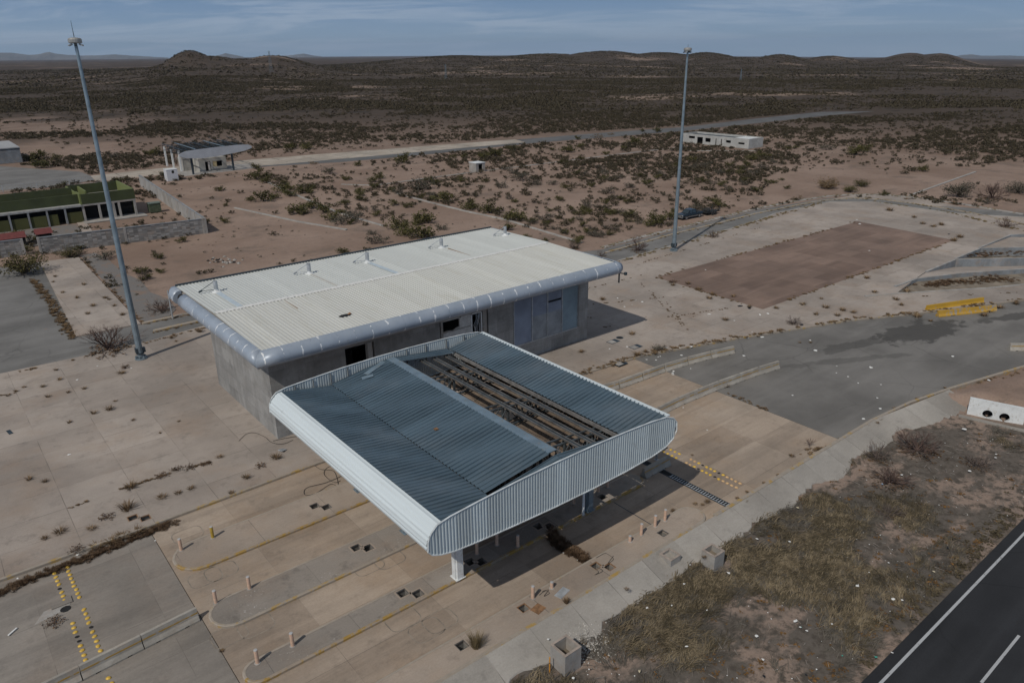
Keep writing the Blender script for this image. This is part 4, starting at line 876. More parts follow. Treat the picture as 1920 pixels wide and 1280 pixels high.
for x, y0, y1, n, miss in ((42.95, 33.45, 32.15, 4, (0,)), (42.25, 33.2, 31.9, 4, ()), (42.95, 31.0, 26.45, 13, (3, 7)), (42.25, 30.9, 26.3, 13, (3, 7))):
    for i in range(n): stud(x+random.uniform(-.03, .03), y0+(y1-y0)*i/(n-1), 'h' if i in miss else ('o' if i > 8 or (n == 13 and i < 2) else 'y'), ('faded orange road stud' if (i > 8 or (n == 13 and i < 2)) else 'yellow domed road stud')+' in the rows past the canopy, %s' % ('near its corner' if n == 4 else 'by the ditch kerb'), 'road studs past the canopy')
# ------------------------------------------------------------------ open utility pits
M_PIT = concrete('pit_wall_concrete', (0.2, 0.195, 0.185), stain=0.9, big=0.8)
PL = ['left pit of the pair on the island closest to the building', 'right pit of the pair on the island closest to the building', 'left pit of the pair on the middle grey island', 'right pit of the pair on the middle grey island',
      'left pit of the sunlit pair before the white column', 'right pit of the sunlit pair before the white column', 'left pit of the shaded pair behind the white column', 'right pit of the shaded pair behind the white column',
      'left pit of the pair under the canopy edge above the dry grass', 'right pit of the pair under the canopy edge above the dry grass', 'single shaded pit near the right end of the canopy island', 'pit with a rusty lid lying beside it on the outer island',
      'rusty pit with cable loops on the outer island', 'grey pit right of the rusty one with cable loops', 'pit left of the tall dry grass on the outer island', 'pit near the three tall bollards on the outer island']
def pit_box(x, y, s, label, floor=M_PIT):
    o = thing('utility_pit', 'open square concrete '+label.replace(' of the', ' of the'), 'pit', (x, y, -0.8), 'open utility pits'); h = s/2+0.012; mb = MB()
    v = [(x-h, y-h, -0.012), (x+h, y-h, -0.012), (x+h, y+h, -0.012), (x-h, y+h, -0.012), (x-h, y-h, -0.85), (x+h, y-h, -0.85), (x+h, y+h, -0.85), (x-h, y+h, -0.85)]
    mb.add(v, [(0, 1, 5, 4), (1, 2, 6, 5), (2, 3, 7, 6), (3, 0, 4, 7)]); mb.build('pit_wall', M_PIT, o)
    mb = MB(); mb.add([(a, b_, -0.84) for a, b_ in sq(x, y, s)], [(0, 1, 2, 3)]); mb.build('pit_floor', floor, o)
    mb = MB(); q = s/2
    for sg in (-1, 1): mb.box(x-q, x+q, y+sg*(q-0.03)-0.025, y+sg*(q-0.03)+0.025, -0.05, -0.008)
    for sg in (-1, 1): mb.box(x+sg*(q-0.03)-0.025, x+sg*(q-0.03)+0.025, y-q+0.058, y+q-0.058, -0.05, -0.01)
    mb.build('steel_rim', M_RUST if 'rusty' in label else M_PURLIN, o)
    mb = MB(); w = 0.09; o_ = s/2+w
    for q4 in (rect(x-o_, x+o_, y-o_, y-s/2), rect(x-o_, x+o_, y+s/2, y+o_), rect(x-o_, x-s/2, y-s/2, y+s/2), rect(x+s/2, x+o_, y-s/2, y+s/2)): mb.box(q4[0][0], q4[1][0], q4[0][1], q4[2][1], -0.004, 0.007)
    mb.build('surround', C_ISL, o)
for (x, y, s), lb in zip(PITS, PL): pit_box(x, y, s, lb)
for (x, y), lb in zip(APITS, ('rusty lidded pit beside the kerb left of the weeds', 'grey pit right of the rusty one by the kerb')): pit_box(x, y, 0.66, lb, M_RUST if 'lidded' in lb else M_PIT)
# broken catch pit on the approach
x, y = P(118, 1144, -0.165); o = thing('broken_catch_pit', 'broken shallow concrete catch pit between the yellow studs', 'pit', (x, y, -0.16)); mb = MB(); mb.add([(x-1.5, y-0.3, -0.158), (x+0.35, y+0.05, -0.158), (x+0.55, y+0.75, -0.158), (x-0.9, y+0.6, -0.158)], [(0, 1, 2, 3)]); mb.build('pale_slab', C_PLAIN, o)
mb = MB(); mb.lathe([(0.3, -0.156), (0.2, -0.15)], (x+0.15, y+0.05, 0), 9); mb.build('hole', M_DARK, o); mb = MB(); mb.box(x-0.5, x+0.6, y+0.45, y+1.1, -0.16, -0.10); mb.build('cover_slab', C_APPR, o)
# ------------------------------------------------------------------ things lying on the slabs
def flat(name, label, cat, px, py, sx, sy, h, m, rz=0.0, z=0.0, group=None, tilt=0.0):
    x, y = P(px, py, z); o = MB(); o.box(-sx/2, sx/2, -sy/2, sy/2, 0, h); o = o.build(name, m); o.location = (x, y, z+0.004+abs(math.sin(tilt))*sx/2); o.rotation_euler = (0, tilt, rz); return tag(o, label, cat, group)
flat('metal_plate', 'grey steel plate lying on the outer island near a short bollard', 'plate', 1054, 1111, 0.95, 0.5, 0.03, M_STEEL, 0.25)
flat('metal_plate', 'bent pale plate lying loose left of the canopy corner', 'plate', 530, 845, 0.6, 0.45, 0.05, M_STEEL, 0.5, tilt=0.25)
flat('pit_lid', 'rusty steel pit lid lying beside the open pit on the outer island', 'lid', 1009, 1141, 0.72, 0.62, 0.025, M_RUST, 0.2)
flat('metal_plate', 'dark drain grate lying in the left apron near the weeds', 'grate', 18, 810, 0.3, 0.95, 0.03, M_FRAME, 0.15)
for px, py, lb in ((1150, 640, 'square pale slab cover beside the round manhole right of the building'), (1192, 650, 'grey slab cover with dark frame nearer the exit road'), (1163, 681, 'slab cover with dirt by the apron kerb')):
    o = thing('access_cover', lb, 'cover', (*P(px, py), 0), 'access covers right of the building'); x, y = P(px, py); mb = MB(); mb.box(x-0.7, x+0.7, y-0.45, y+0.45, 0.0, 0.012); mb.build('frame', M_FRAME, o); mb = MB(); mb.box(x-0.6, x+0.15, y-0.36, y+0.36, 0.012, 0.02); mb.build('lid', C_PLAIN, o)
x, y = P(1162, 633); o = thing('manhole', 'round black manhole opening right of the concrete building', 'manhole', (x, y, 0)); mb = MB(); mb.lathe([(0.42, 0.0), (0.42, 0.012), (0.36, 0.012)], (x, y, 0), 18); mb.build('ring', M_FRAME, o); mb = MB(); mb.lathe([(0.35, 0.004), (0.3, 0.014)], (x, y, 0), 18); mb.build('opening', M_DARK, o)
# drain across the lanes
o = thing('trench_drain', 'long dark trench drain crossing the lanes right of the canopy', 'drain', (39.9, 30, -0.16)); mb = MB(); mb.box(39.55, 39.63, 25.2, 35.2, -0.19, -0.13); mb.box(40.05, 40.13, 25.2, 35.2, -0.19, -0.13); mb.build('frame', M_FRAME, o)
mb = MB(); mb.box(39.63, 40.05, 25.2, 35.2, -0.19, -0.152); mb.build('channel', M_DARK, o); mb = MB()
for yy in np.arange(25.3, 30.5, 0.22): mb.box(39.63, 40.05, yy, yy+0.07, -0.15, -0.135)
mb.box(39.63, 39.68, 25.3, 30.5, -0.151, -0.137); mb.build('grate', M_STEEL, o)
mb = MB(); mb.box(33.9, 33.96, 27.2, 30.75, -0.162, -0.152); tag(mb.build('steel_strip', M_FRAME), 'thin dark steel strip across the lane left of the outer island end', 'strip')
def cable(label, loops, z, r=0.02, m=M_DARK):
    mb = MB()
    for pts in loops:
        q = PP(pts, z); s = []
        for i in range(len(q)-1):
            p0 = Vector(q[max(i-1, 0)]); p1 = Vector(q[i]); p2 = Vector(q[i+1]); p3 = Vector(q[min(i+2, len(q)-1)])
            for t in np.linspace(0, 1, 6)[:-1]:
                v = 0.5*((2*p1)+(p2-p0)*t+(2*p0-5*p1+4*p2-p3)*t*t+(3*p1-p0-3*p2+p3)*t**3); s.append((v.x, v.y, z+0.03+0.03*random.random()))
        mb.tube(s, r, 4)
    return tag(mb.build('cable', m), label, 'cable')
cable('tangle of black cable loops on the lane beside the canopy nose', [[(640, 893), (612, 905), (575, 915), (572, 928), (592, 925), (620, 908), (634, 912), (626, 884), (600, 880), (585, 868), (566, 862), (564, 852), (583, 850), (620, 862)], [(640, 872), (615, 876), (608, 890), (627, 905), (640, 900)]], -0.16, 0.018)
cable('dark cable trailing across the apron to the building corner', [[(448, 827), (462, 814), (478, 812), (497, 820), (510, 830), (530, 833), (552, 824)], [(512, 827), (535, 822), (560, 818)]], 0.0, 0.018)
cable('wire scribble beside the pits with cable loops on the outer island', [[(1108, 1062), (1122, 1072), (1115, 1078), (1130, 1070), (1112, 1060)], [(1118, 1046), (1135, 1038), (1150, 1048), (1140, 1056), (1152, 1040)]], 0.0, 0.012)
cable('wire scribble beside the tall bollard on the outer island', [[(1011, 1116), (1022, 1108), (1030, 1112), (1020, 1118), (1028, 1106), (1014, 1110)]], 0.0, 0.012)
# ------------------------------------------------------------------ planter boxes by the ditch
def planter(x, y, s, z0, z1, label, fl):
    o = thing('concrete_box', label, 'concrete box', (x, y, z0), 'hollow concrete boxes along the bank'); mb = MB(); h = s/2; w = 0.11
    mb.box(x-h, x+h, y-h, y-h+w, z0, z1); mb.box(x-h, x+h, y+h-w, y+h, z0, z1); mb.box(x-h, x-h+w, y-h+w, y+h-w, z0, z1); mb.box(x+h-w, x+h, y-h+w, y+h-w, z0, z1); mb.build('box_wall', C_PLAIN, o)
    mb = MB(); mb.box(x-h+w, x+h-w, y-h+w, y+h-w, z0, fl); mb.build('soil_fill', S_BED, o)
    mb = MB()
    for q4 in (rect(x-h-.012, x+h+.012, y-h-.012, y-h+w+.012), rect(x-h-.012, x+h+.012, y+h-w-.012, y+h+.012), rect(x-h-.012, x-h+w+.012, y-h+w+.012, y+h-w-.012), rect(x+h-w-.012, x+h+.012, y-h+w+.012, y+h-w-.012)): mb.box(q4[0][0], q4[1][0], q4[0][1], q4[2][1], z1, z1+0.035)
    mb.build('rim', plain('rim_concrete', (0.33, 0.275, 0.235), 0.85, var=0.2, scale=3), o)
planter(21.36, 22.3, 1.16, -1.1, 0.56, 'largest hollow concrete box, standing where the bank meets the dry grass', -0.25)
planter(34.3, 22.45, 1.02, -1.1, 0.32, 'hollow concrete box at the grass edge near the rounded island end', -0.1)
planter(32.15, 24.15, 0.95, -0.9, 0.06, 'low hollow concrete box sunk in the concrete bank', -0.4)
x, y = P(1023, 1262, -0.8); o = local('marker_post', 'slim orange marker post in the grass left of the largest concrete box', 'post', loc=(x+0.2, y-0.1, -0.85)); mb = MB(); mb.lathe([(0.035, 0), (0.035, 1.1), (0.02, 1.14)], n=8); mb.build('post', plain('marker_orange', (0.62, 0.27, 0.03), 0.5, var=0.1), o); mb = MB(); mb.lathe([(0.037, 0.72), (0.037, 0.77)], n=8); mb.build('band', M_DARK, o)
# culvert headwall
o = thing('culvert_headwall', 'white painted culvert headwall with two round pipe mouths', 'culvert', (70.3, 19, -1)); a = Vector((69.5, 20.9, 0)); b = Vector((71.0, 16.9, 0)); d = (b-a).normalized(); nrm = Vector((d.y, -d.x, 0)); L = (b-a).length
def hw_top(s): return 0.80-0.04*s/L
mb = MB(); cut = [(L*0.36, 0.40), (L*0.66, 0.40)]; zc = -0.45
outer_ = [(0, -1.4), (L, -1.4), (L, 0.72), (0, 0.80)]; holes_ = [[(c+r*math.cos(t), zc+r*math.sin(t)) for t in np.linspace(0, 2*math.pi, 17)[:-1]] for c, r in cut]
tri = geometry.tessellate_polygon([[Vector((u, v, 0)) for u, v in l] for l in [outer_]+holes_]); pts = [p for l in [outer_]+holes_ for p in l]
fv = [tuple(a+d*u+Vector((0, 0, v))-nrm*0) for u, v in pts]; bv = [tuple(a+d*u+Vector((0, 0, v))-nrm*(-0.3)) for u, v in pts]
if nrm.x > 0: pass
mb.add(fv, [tuple(t) for t in tri]); mb.add(bv, [tuple(t) for t in tri])
n0 = 0
for l in [outer_]+holes_:
    n = len(l); mb.add([fv[n0+i] for i in range(n)]+[bv[n0+i] for i in range(n)], [(i, (i+1) % n, n+(i+1) % n, n+i) for i in range(n)]); n0 += n
mb.build('headwall', M_WHITE, o)
for c, r in cut:
    mb = MB(); p0 = a+d*c+Vector((0, 0, zc)); ax = nrm if nrm.x > 0 else -nrm; mb.tube([p0+ax*0.02, p0+ax*2.5], r-0.01, 16, cap=False); mb.add([tuple(p0+ax*1.2+d*(r*math.cos(t))+Vector((0, 0, r*math.sin(t)))) for t in np.linspace(0, 6.283, 13)[:-1]], [tuple(range(12))]); mb.build('pipe', M_DARK, o)
mb = MB(); mb.bar(a+Vector((-1.2, 0.2, -0.80)), b+Vector((-1.4, -0.8, -0.80)), 0.5, 0.12); tag(mb.build('apron_strip', C_SLOPE), 'narrow concrete strip in front of the white culvert headwall', 'strip')
# ------------------------------------------------------------------ pickup and trailer
M_CAR = plain('car_dark_paint', (0.018, 0.026, 0.034), 0.25, 0.3, 0.1); M_CARG = plain('car_silver', (0.22, 0.22, 0.22), 0.4, 0.3, 0.1); M_GLASS = plain('car_glass', (0.03, 0.045, 0.055), 0.08, 0.0, 0.1); M_TYRE = plain('tyre_rubber', (0.02, 0.02, 0.02), 0.9); M_RIM = plain('wheel_rim', (0.3, 0.3, 0.3), 0.4, 0.5); M_HEAD = plain('headlight_glass', (0.7, 0.7, 0.68), 0.2)
a = Vector(P(1286, 411.5)); b = Vector(P(1309, 407)); c = (a+b)/2; hd = math.atan2(a.y-b.y, a.x-b.x); s = 1.05
CAR = local('pickup_truck', 'dark pickup truck parked on the sand beyond the perimeter road, towing a trailer', 'truck', loc=(c.x, c.y+0.7, TZ(c.x, c.y)+0.0), rz=hd)
def loft(secs, name, m, par):
    mb = MB(); n = len(secs[0][1]); vs = []
    for x, pr in secs: vs += [(x, y, z) for y, z in pr]
    mb.add(vs, [(i*n+j, i*n+(j+1) % n, (i+1)*n+(j+1) % n, (i+1)*n+j) for i in range(len(secs)-1) for j in range(n)]+[tuple(range(n))[::-1], tuple(range((len(secs)-1)*n, len(secs)*n))]); return mb.build(name, m, par)
def bp_(w, z0, z1): return [(-w, z0), (w, z0), (w+0.03, (z0+z1)/2), (w-0.06, z1), (-w+0.06, z1), (-w-0.03, (z0+z1)/2)]
loft([(2.85, bp_(0.82, 0.55, 0.85)), (2.75, bp_(0.92, 0.45, 1.02)), (1.3, bp_(0.95, 0.45, 1.12)), (-0.9, bp_(0.95, 0.45, 1.12)), (-2.75, bp_(0.95, 0.5, 1.12)), (-2.85, bp_(0.93, 0.55, 1.1))], 'body', M_CAR, CAR)
cb = loft([(1.35, bp_(0.88, 1.1, 1.13)), (0.65, bp_(0.78, 1.1, 1.72)), (-0.6, bp_(0.78, 1.1, 1.78)), (-0.95, bp_(0.82, 1.1, 1.72)), (-1.05, bp_(0.86, 1.1, 1.14))], 'cab', M_CAR, CAR)
mb = MB(); mb.add([(1.33, -0.74, 1.16), (1.33, 0.74, 1.16), (0.72, 0.62, 1.69), (0.72, -0.62, 1.69)], [(0, 1, 2, 3)]); mb.build('windscreen', M_GLASS, cb)
for sg in (-1, 1):
    for x0, x1 in ((1.05, 0.15), (0.08, -0.75)):
        mb = MB(); mb.add([(x0, sg*0.915, 1.17), (x1, sg*0.915, 1.17), (x1, sg*0.80, 1.66), (x0-0.3 if x0 > 1 else x0, sg*0.80, 1.66)], [(0, 1, 2, 3)]); mb.build('side_window', M_GLASS, cb)
    mb = MB(); mb.box(-2.6, 2.3, sg*0.955-0.02, sg*0.955+0.02, 0.45, 0.62); mb.build('lower_trim', M_CARG, CAR)
    mb = MB(); mb.box(2.74, 2.84, sg*0.7-0.17, sg*0.7+0.17, 0.72, 0.92); mb.build('headlight', M_HEAD, CAR)
    for x in (1.8, -1.8):
        mb = MB(); mb.tube([(x, sg*0.72, 0.40), (x, sg*0.98, 0.40)], 0.40, 16); wh = mb.build('wheel', M_TYRE, CAR); mb = MB(); mb.tube([(x, sg*0.94, 0.40), (x, sg*0.99, 0.40)], 0.24, 12); mb.build('rim', M_RIM, wh)
mb = MB(); mb.box(2.78, 2.95, -0.9, 0.9, 0.42, 0.62); mb.build('bumper', M_CARG, CAR); mb = MB(); mb.box(2.80, 2.87, -0.5, 0.5, 0.65, 0.92); mb.build('grille', M_CARG, CAR); mb = MB(); mb.box(-2.7, -1.15, -0.8, 0.8, 1.115, 1.125); mb.build('load_bed', M_DARK, CAR)
tp = Vector((c.x, c.y+0.7))-Vector((math.cos(hd), math.sin(hd)))*5.9; tr = local('flatbed_trailer', 'black low trailer loaded with dark scrap hitched behind the pickup', 'trailer', loc=(tp.x, tp.y, TZ(tp.x, tp.y)), rz=hd)
mb = MB(); mb.box(-1.9, 1.9, -0.95, 0.95, 0.5, 0.62); mb.bar((1.9, 0, 0.55), (3.0, 0, 0.5), 0.12); mb.build('deck', M_DARK, tr)
for sg in (-1, 1):
    mb = MB(); mb.box(-1.9, 1.9, sg*0.95-0.03, sg*0.95+0.03, 0.95, 1.02)
    for xx in (-1.87, -0.6, 0.6, 1.87): mb.box(xx-0.03, xx+0.03, sg*0.95-0.028, sg*0.95+0.028, 0.62, 0.95 if xx > -1 else 1.5)
    mb.build('side_rail', M_FRAME, tr)
    for x in (-0.4, 0.4): mb = MB(); mb.tube([(x, sg*0.98, 0.33), (x, sg*1.18, 0.33)], 0.33, 14); mb.build('wheel', M_TYRE, tr)
mb = MB(); mb.lathe([(0.5, 0.62), (0.65, 0.9), (0.45, 1.25), (0.15, 1.4)], (0.8, 0, 0), 8); mb.build('scrap_load', M_TYRE, tr)
# ------------------------------------------------------------------ opposite toll booth, stripped canopy
o = thing('stripped_canopy', 'far stripped canopy frame with one grey lens shaped end panel on tall columns', 'canopy', (66, 222, 0)); lens = []
lt = [(57.5, 5.25), (58.0, 5.9), (59.5, 6.35), (63, 6.55), (68, 6.75), (73, 6.85), (76.3, 6.75), (77.4, 6.2), (77.2, 5.7), (75, 5.1), (72, 4.75), (68, 4.35), (64, 4.15), (61, 4.3), (59, 4.6)]
mb = MB(); mb.add([(x, 212, z) for x, z in lt]+[(x, 212.12, z) for x, z in lt], [tuple(range(len(lt))), tuple(range(2*len(lt)-1, len(lt)-1, -1))]+[(i, i+len(lt), (i+1) % len(lt)+len(lt), (i+1) % len(lt)) for i in range(len(lt))]); mb.build('end_panel', plain('grey_panel', (0.47, 0.49, 0.52), 0.5, 0.1, 0.08, 0.4), o)
for x, y, m in ((60.7, 212.9, M_FRAME), (71.7, 212.9, M_FRAME), (*P(314, 312), M_WHITE), (*P(327, 318), M_WHITE), (*P(341, 321.5), M_WHITE)):
    mb = MB(); mb.box(x-0.22, x+0.22, y-0.22, y+0.22, 0, 4.9 if m is M_FRAME else 5.6); mb.build('column', m, o)
for y in (214, 218, 222, 226, 230):
    mb = MB(); x0 = 57.8+(0.2 if y < 229 else 0); z0, z1 = 5.1, 6.5; mb.bar((x0, y, z1), (77, y, z1), 0.14); mb.bar((x0+0.5, y, z0), (76.5, y, z0), 0.14)
    for i, xx in enumerate(np.arange(x0+0.6, 76.4, 1.3)): mb.bar((xx, y, z0), (xx+(1.3 if i % 2 else 0), y, z1), 0.09); mb.bar((xx, y, z1), (xx+1.3, y, z0), 0.07)
    mb.build('truss', M_FRAME, o)
for x in (58.6, 62, 66, 70, 74): mb = MB(); mb.bar((x, 212.2, 6.65), (x+0.2, 231.5, 6.75), 0.25, 0.14); mb.build('purlin', M_STRIP if x in (62, 70) else M_FRAME, o)
for x in np.arange(60, 76, 2.6):
    mb = MB(); mb.bar((x, 213, 6.75), (x+1.0, 230, 7.4+random.random()*0.4), 0.08); mb.build('bent_rod', M_FRAME, o)
o = thing('toll_booth', 'grey concrete toll booth with broken windows under the stripped canopy', 'booth', (67, 219, 0)); C_BOOTH = concrete('booth_wall', (0.36, 0.35, 0.32), stain=0.7, big=0.4)
mb = MB(); mb.box(63.4, 65.1, 216, 216.25, 0, 3.4); mb.box(65.1, 66.6, 216, 216.25, 2.6, 3.4); mb.box(66.6, 67.2, 216, 216.25, 0, 3.4); mb.box(67.2, 69.8, 216, 216.25, 0, 1.1); mb.box(67.2, 69.8, 216, 216.25, 2.6, 3.4); mb.box(69.8, 71, 216, 216.25, 0, 3.4); mb.box(63.4, 63.65, 216.25, 222, 0, 3.4); mb.box(70.75, 71, 216.25, 222, 0, 3.4); mb.box(63.65, 70.75, 221.75, 222, 0, 3.4); mb.build('wall', C_BOOTH, o)
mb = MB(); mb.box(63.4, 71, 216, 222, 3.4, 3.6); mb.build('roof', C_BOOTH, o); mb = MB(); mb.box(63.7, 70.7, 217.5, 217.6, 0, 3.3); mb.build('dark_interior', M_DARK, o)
f = MB(); f.box(67.2, 68.3, 216.06, 216.12, 1.1, 2.6); f.build('window_pane', plain('amber_pane', (0.45, 0.36, 0.2), 0.4), o); f = MB(); f.box(65.9, 66.4, 216.05, 216.15, 0, 2.5); f.build('door', plain('booth_door', (0.5, 0.46, 0.42), 0.7), o)
o = thing('annex_block', 'grey block annex behind the booth of the stripped canopy', 'building', (60, 222, 0)); mb = MB(); mb.box(60.8, 63.2, 221, 226, 0, 3.2); mb.build('wall', C_BOOTH, o); mb = MB(); mb.box(60.7, 63.3, 220.9, 226.1, 3.2, 3.35); mb.build('roof', C_PLAIN, o)
struct(sheet('booth_slab', [(57.8, 211), (79.5, 213), (79, 224), (57.8, 224)], 0.05, C_PLAIN, skirt=0.2))
o = thing('cistern', 'white box shaped cistern with a black scorch mark by the block wall', 'cistern', (53.2, 206, 0)); mb = MB(); mb.box(51.9, 54.6, 205, 207.6, 0, 2.85); mb.build('tank', plain('cistern_white', (0.56, 0.57, 0.6), 0.6, var=0.06), o); mb = MB(); mb.add([(53.1, 204.99, 2.3), (53.3, 204.99, 2.65), (53.7, 204.99, 2.6), (53.8, 204.99, 2.1), (53.45, 204.99, 1.85), (53.2, 204.99, 2.0)], [tuple(range(6))]); mb.build('scorch_mark', M_DARK, o); mb = MB(); mb.box(51.85, 54.65, 204.95, 207.65, 2.85, 2.93); mb.build('lid', M_WHITE, o)
# ------------------------------------------------------------------ green block and its walls
G1 = plain('olive_green_wall', (0.046, 0.057, 0.021), 0.85, var=0.18, scale=0.35, dirt=(0.05, 0.06, 0.03)); G2 = plain('light_green_wall', (0.070, 0.072, 0.022), 0.85, var=0.12, scale=0.4); G3 = plain('bright_green_edge', (0.14, 0.165, 0.055), 0.8, var=0.1)
C_BAND = concrete('weathered_band', (0.33, 0.335, 0.33), stain=1.0, big=1.2, streak=(2, 2, 0.3))
o = thing('green_building', 'long olive green building with dark openings and open parapet walls on its roof', 'building', (15, 170, 0))
mb = MB()
for i, x in enumerate(np.arange(-11.5, 25, 3.05)): mb.box(x-0.15, x+0.15, 163.9, 164.5, 0, 3.0)
mb.build('facade_posts', C_BLUE, o)
for i, x in enumerate(np.arange(-11.5, 23, 3.05)):
    mb = MB(); e = 3.05-0.22
    if i == 10: e = 1.7
    mb.box(x+0.22, x+e, 164.1, 164.35, 0, 2.05); mb.build('infill_panel', G2, o)
mb = MB(); mb.box(-12, 25.0, 163.85, 165.4, 3.0, 3.35); mb.build('roof_edge_band', C_BAND, o)
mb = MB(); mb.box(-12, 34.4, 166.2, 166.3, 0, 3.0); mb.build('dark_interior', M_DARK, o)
mb = MB(); mb.box(-12, 25.2, 165.4, 165.7, 3.36, 5.2); mb.box(-12, 24.95, 171.3, 171.6, 3.3, 5.75); mb.box(25.2, 34.5, 177.6, 177.9, 3.3, 5.3); mb.box(25.2, 34.8, 164.0, 164.3, 3.36, 5.3); mb.build('parapet', G1, o)
mb = MB(); mb.box(24.95, 25.2, 164.0, 167.4, 3.3, 5.45); mb.build('parapet_return', G3, o); mb = MB(); mb.box(34.5, 34.8, 164.3, 177.6, 3.36, 5.35); mb.build('parapet_return', G3, o); mb = MB(); mb.box(27.0, 27.3, 170.0, 177.6, 3.36, 5.0); mb.build('parapet_return', G3, o); mb = MB(); mb.box(24.95, 25.2, 167.4, 177.9, 3.3, 5.2); mb.build('parapet_return', G3, o)
mb = MB(); mb.box(-12, 24.95, 165.7, 171.3, 3.2, 3.35); mb.box(24.95, 34.5, 165.7, 177.6, 3.2, 3.36); mb.build('roof', C_PLAIN, o)
for x in (25.2, 28.0, 30.6, 31.6, 34.5):
    mb = MB(); mb.box(x-0.2, x+0.2, 164.0, 164.4, 0.15, 3.0); mb.build('porch_column', C_PLAIN, o)
mb = MB(); mb.box(25.0, 34.8, 164.0, 165.6, 3.0, 3.34); mb.build('porch_beam', C_PLAIN, o); mb = MB(); mb.box(24.6, 36, 161.8, 166, 0, 0.15); mb.build('porch_slab', C_PLAIN, o)
mb = MB(); mb.box(34.5, 34.8, 166.3, 177.6, 0, 3.2); mb.box(-12, 34.5, 177.6, 177.9, 0, 3.2); mb.box(-12, 24.95, 171.3, 177.6, 2.9, 3.2); mb.build('rear_wall', G1, o)
M_BLOCK = concrete('rubble_block_wall', (0.24, 0.235, 0.23), 0.62, 0.3, 0, 0, 0.06, vert=True, pvar=0.28, stain=0.9, big=0.5, jcol=(0.12, 0.115, 0.11)); M_BLOCK2 = concrete('pale_block_wall', (0.33, 0.325, 0.315), stain=0.6, big=0.3)
def block_wall(a, b, h, name, label, m, step=4.0):
    a = Vector((*a, 0)); b = Vector((*b, 0)); d = (b-a).normalized(); nv = Vector((-d.y, d.x, 0)); L = (b-a).length; o = thing(name, label, 'wall', tuple(a))
    mb = MB(); mb.bar(a+Vector((0, 0, h/2-.2)), b+Vector((0, 0, h/2-.2)), 0.22, h+.4); mb.build('wall_panel', m, o)
    mb = MB(); mb.bar(a+Vector((0, 0, h+0.06)), b+Vector((0, 0, h+0.06)), 0.34, 0.12); mb.build('coping', C_BLUE, o)
    n = max(1, int(L/step))
    for i in range(n+1):
        c = a+d*(L*i/n); mb = MB(); mb.bar(c-Vector((0, 0, .4)), c+Vector((0, 0, h+0.13)), 0.36, 0.36); mb.build('pilaster', C_PLAIN, o)
cor = Vector(P(388, 437))
block_wall(tuple(cor), P(265, 349), 2.65, 'block_wall', 'pale block wall running back from its sharp corner to the far toll lanes', M_BLOCK2, 6.5)
block_wall(P(78, 475.5), (cor.x-0.4, cor.y+0.1), 2.6, 'block_wall', 'grey rubble block wall facing the parking pad, right of the gate gap', M_BLOCK, 8.6)
block_wall(P(-110, 497), P(47, 477), 2.5, 'block_wall', 'grey rubble block wall left of the gate gap, behind the big olive bush', M_BLOCK, 8)
o = thing('dumpster', 'green metal waste container on the dirt right of the green building', 'container', (*P(291, 398), 0)); x, y = P(291, 398); mb = MB(); mb.box(x-1.1, x+1.1, y-0.8, y+0.8, 0.15, 1.9); mb.build('bin', plain('container_green', (0.06, 0.085, 0.05), 0.6, var=0.3, dirt=(0.2, 0.15, 0.1)), o); mb = MB(); mb.box(x-1.2, x+1.2, y-0.9, y+0.9, 1.9, 2.05); mb.build('lid', plain('container_lid', (0.13, 0.16, 0.13), 0.6), o)
M_REDR = plain('red_roof', (0.14, 0.035, 0.032), 0.7, var=0.2)
for (px, py, w, d_, lb) in ((85, 452, 2.6, 2.4, 'small red roofed shelter showing over the block wall by the gate gap'), (10, 463, 6.5, 3.0, 'long red roof showing over the left block wall')):
    x, y = P(px, py); o = thing('red_shelter', lb, 'shelter', (x, y, 0), 'red roofed shelters'); mb = MB(); mb.box(x-w/2+.2, x+w/2-.2, y-d_/2+.2, y+d_/2-.2, 0, 1.5); mb.build('body', M_DARK, o); mb = MB(); mb.prism([(y-d_/2, 1.5), (y+d_/2, 1.5), (y, 2.3)], x-w/2, x+w/2); mb.v = [(z, x_, y_) for x_, y_, z in mb.v]; mb.build('roof', M_REDR, o)
def fence(path, label, h=1.7):
    o = thing('mesh_fence', label, 'fence', (*path[0], 0)); a = Vector(path[0]); b = Vector(path[-1]); n = int((b-a).length/6)
    for i in range(n+1): p = a+(b-a)*i/n; mb = MB(); mb.tube([(p.x, p.y, 0), (p.x, p.y, h)], 0.07, 5); mb.build('fence_post', M_STEEL, o)
    mb = MB()
    for z in (h-0.02, h*0.6, 0.3): mb.bar((a.x, a.y, z), (b.x, b.y, z), 0.05)
    mb.build('rail', M_STEEL, o)
fence(PP([(-60, 368), (190, 343)]), 'low wire fence along the asphalt yard behind the green building')
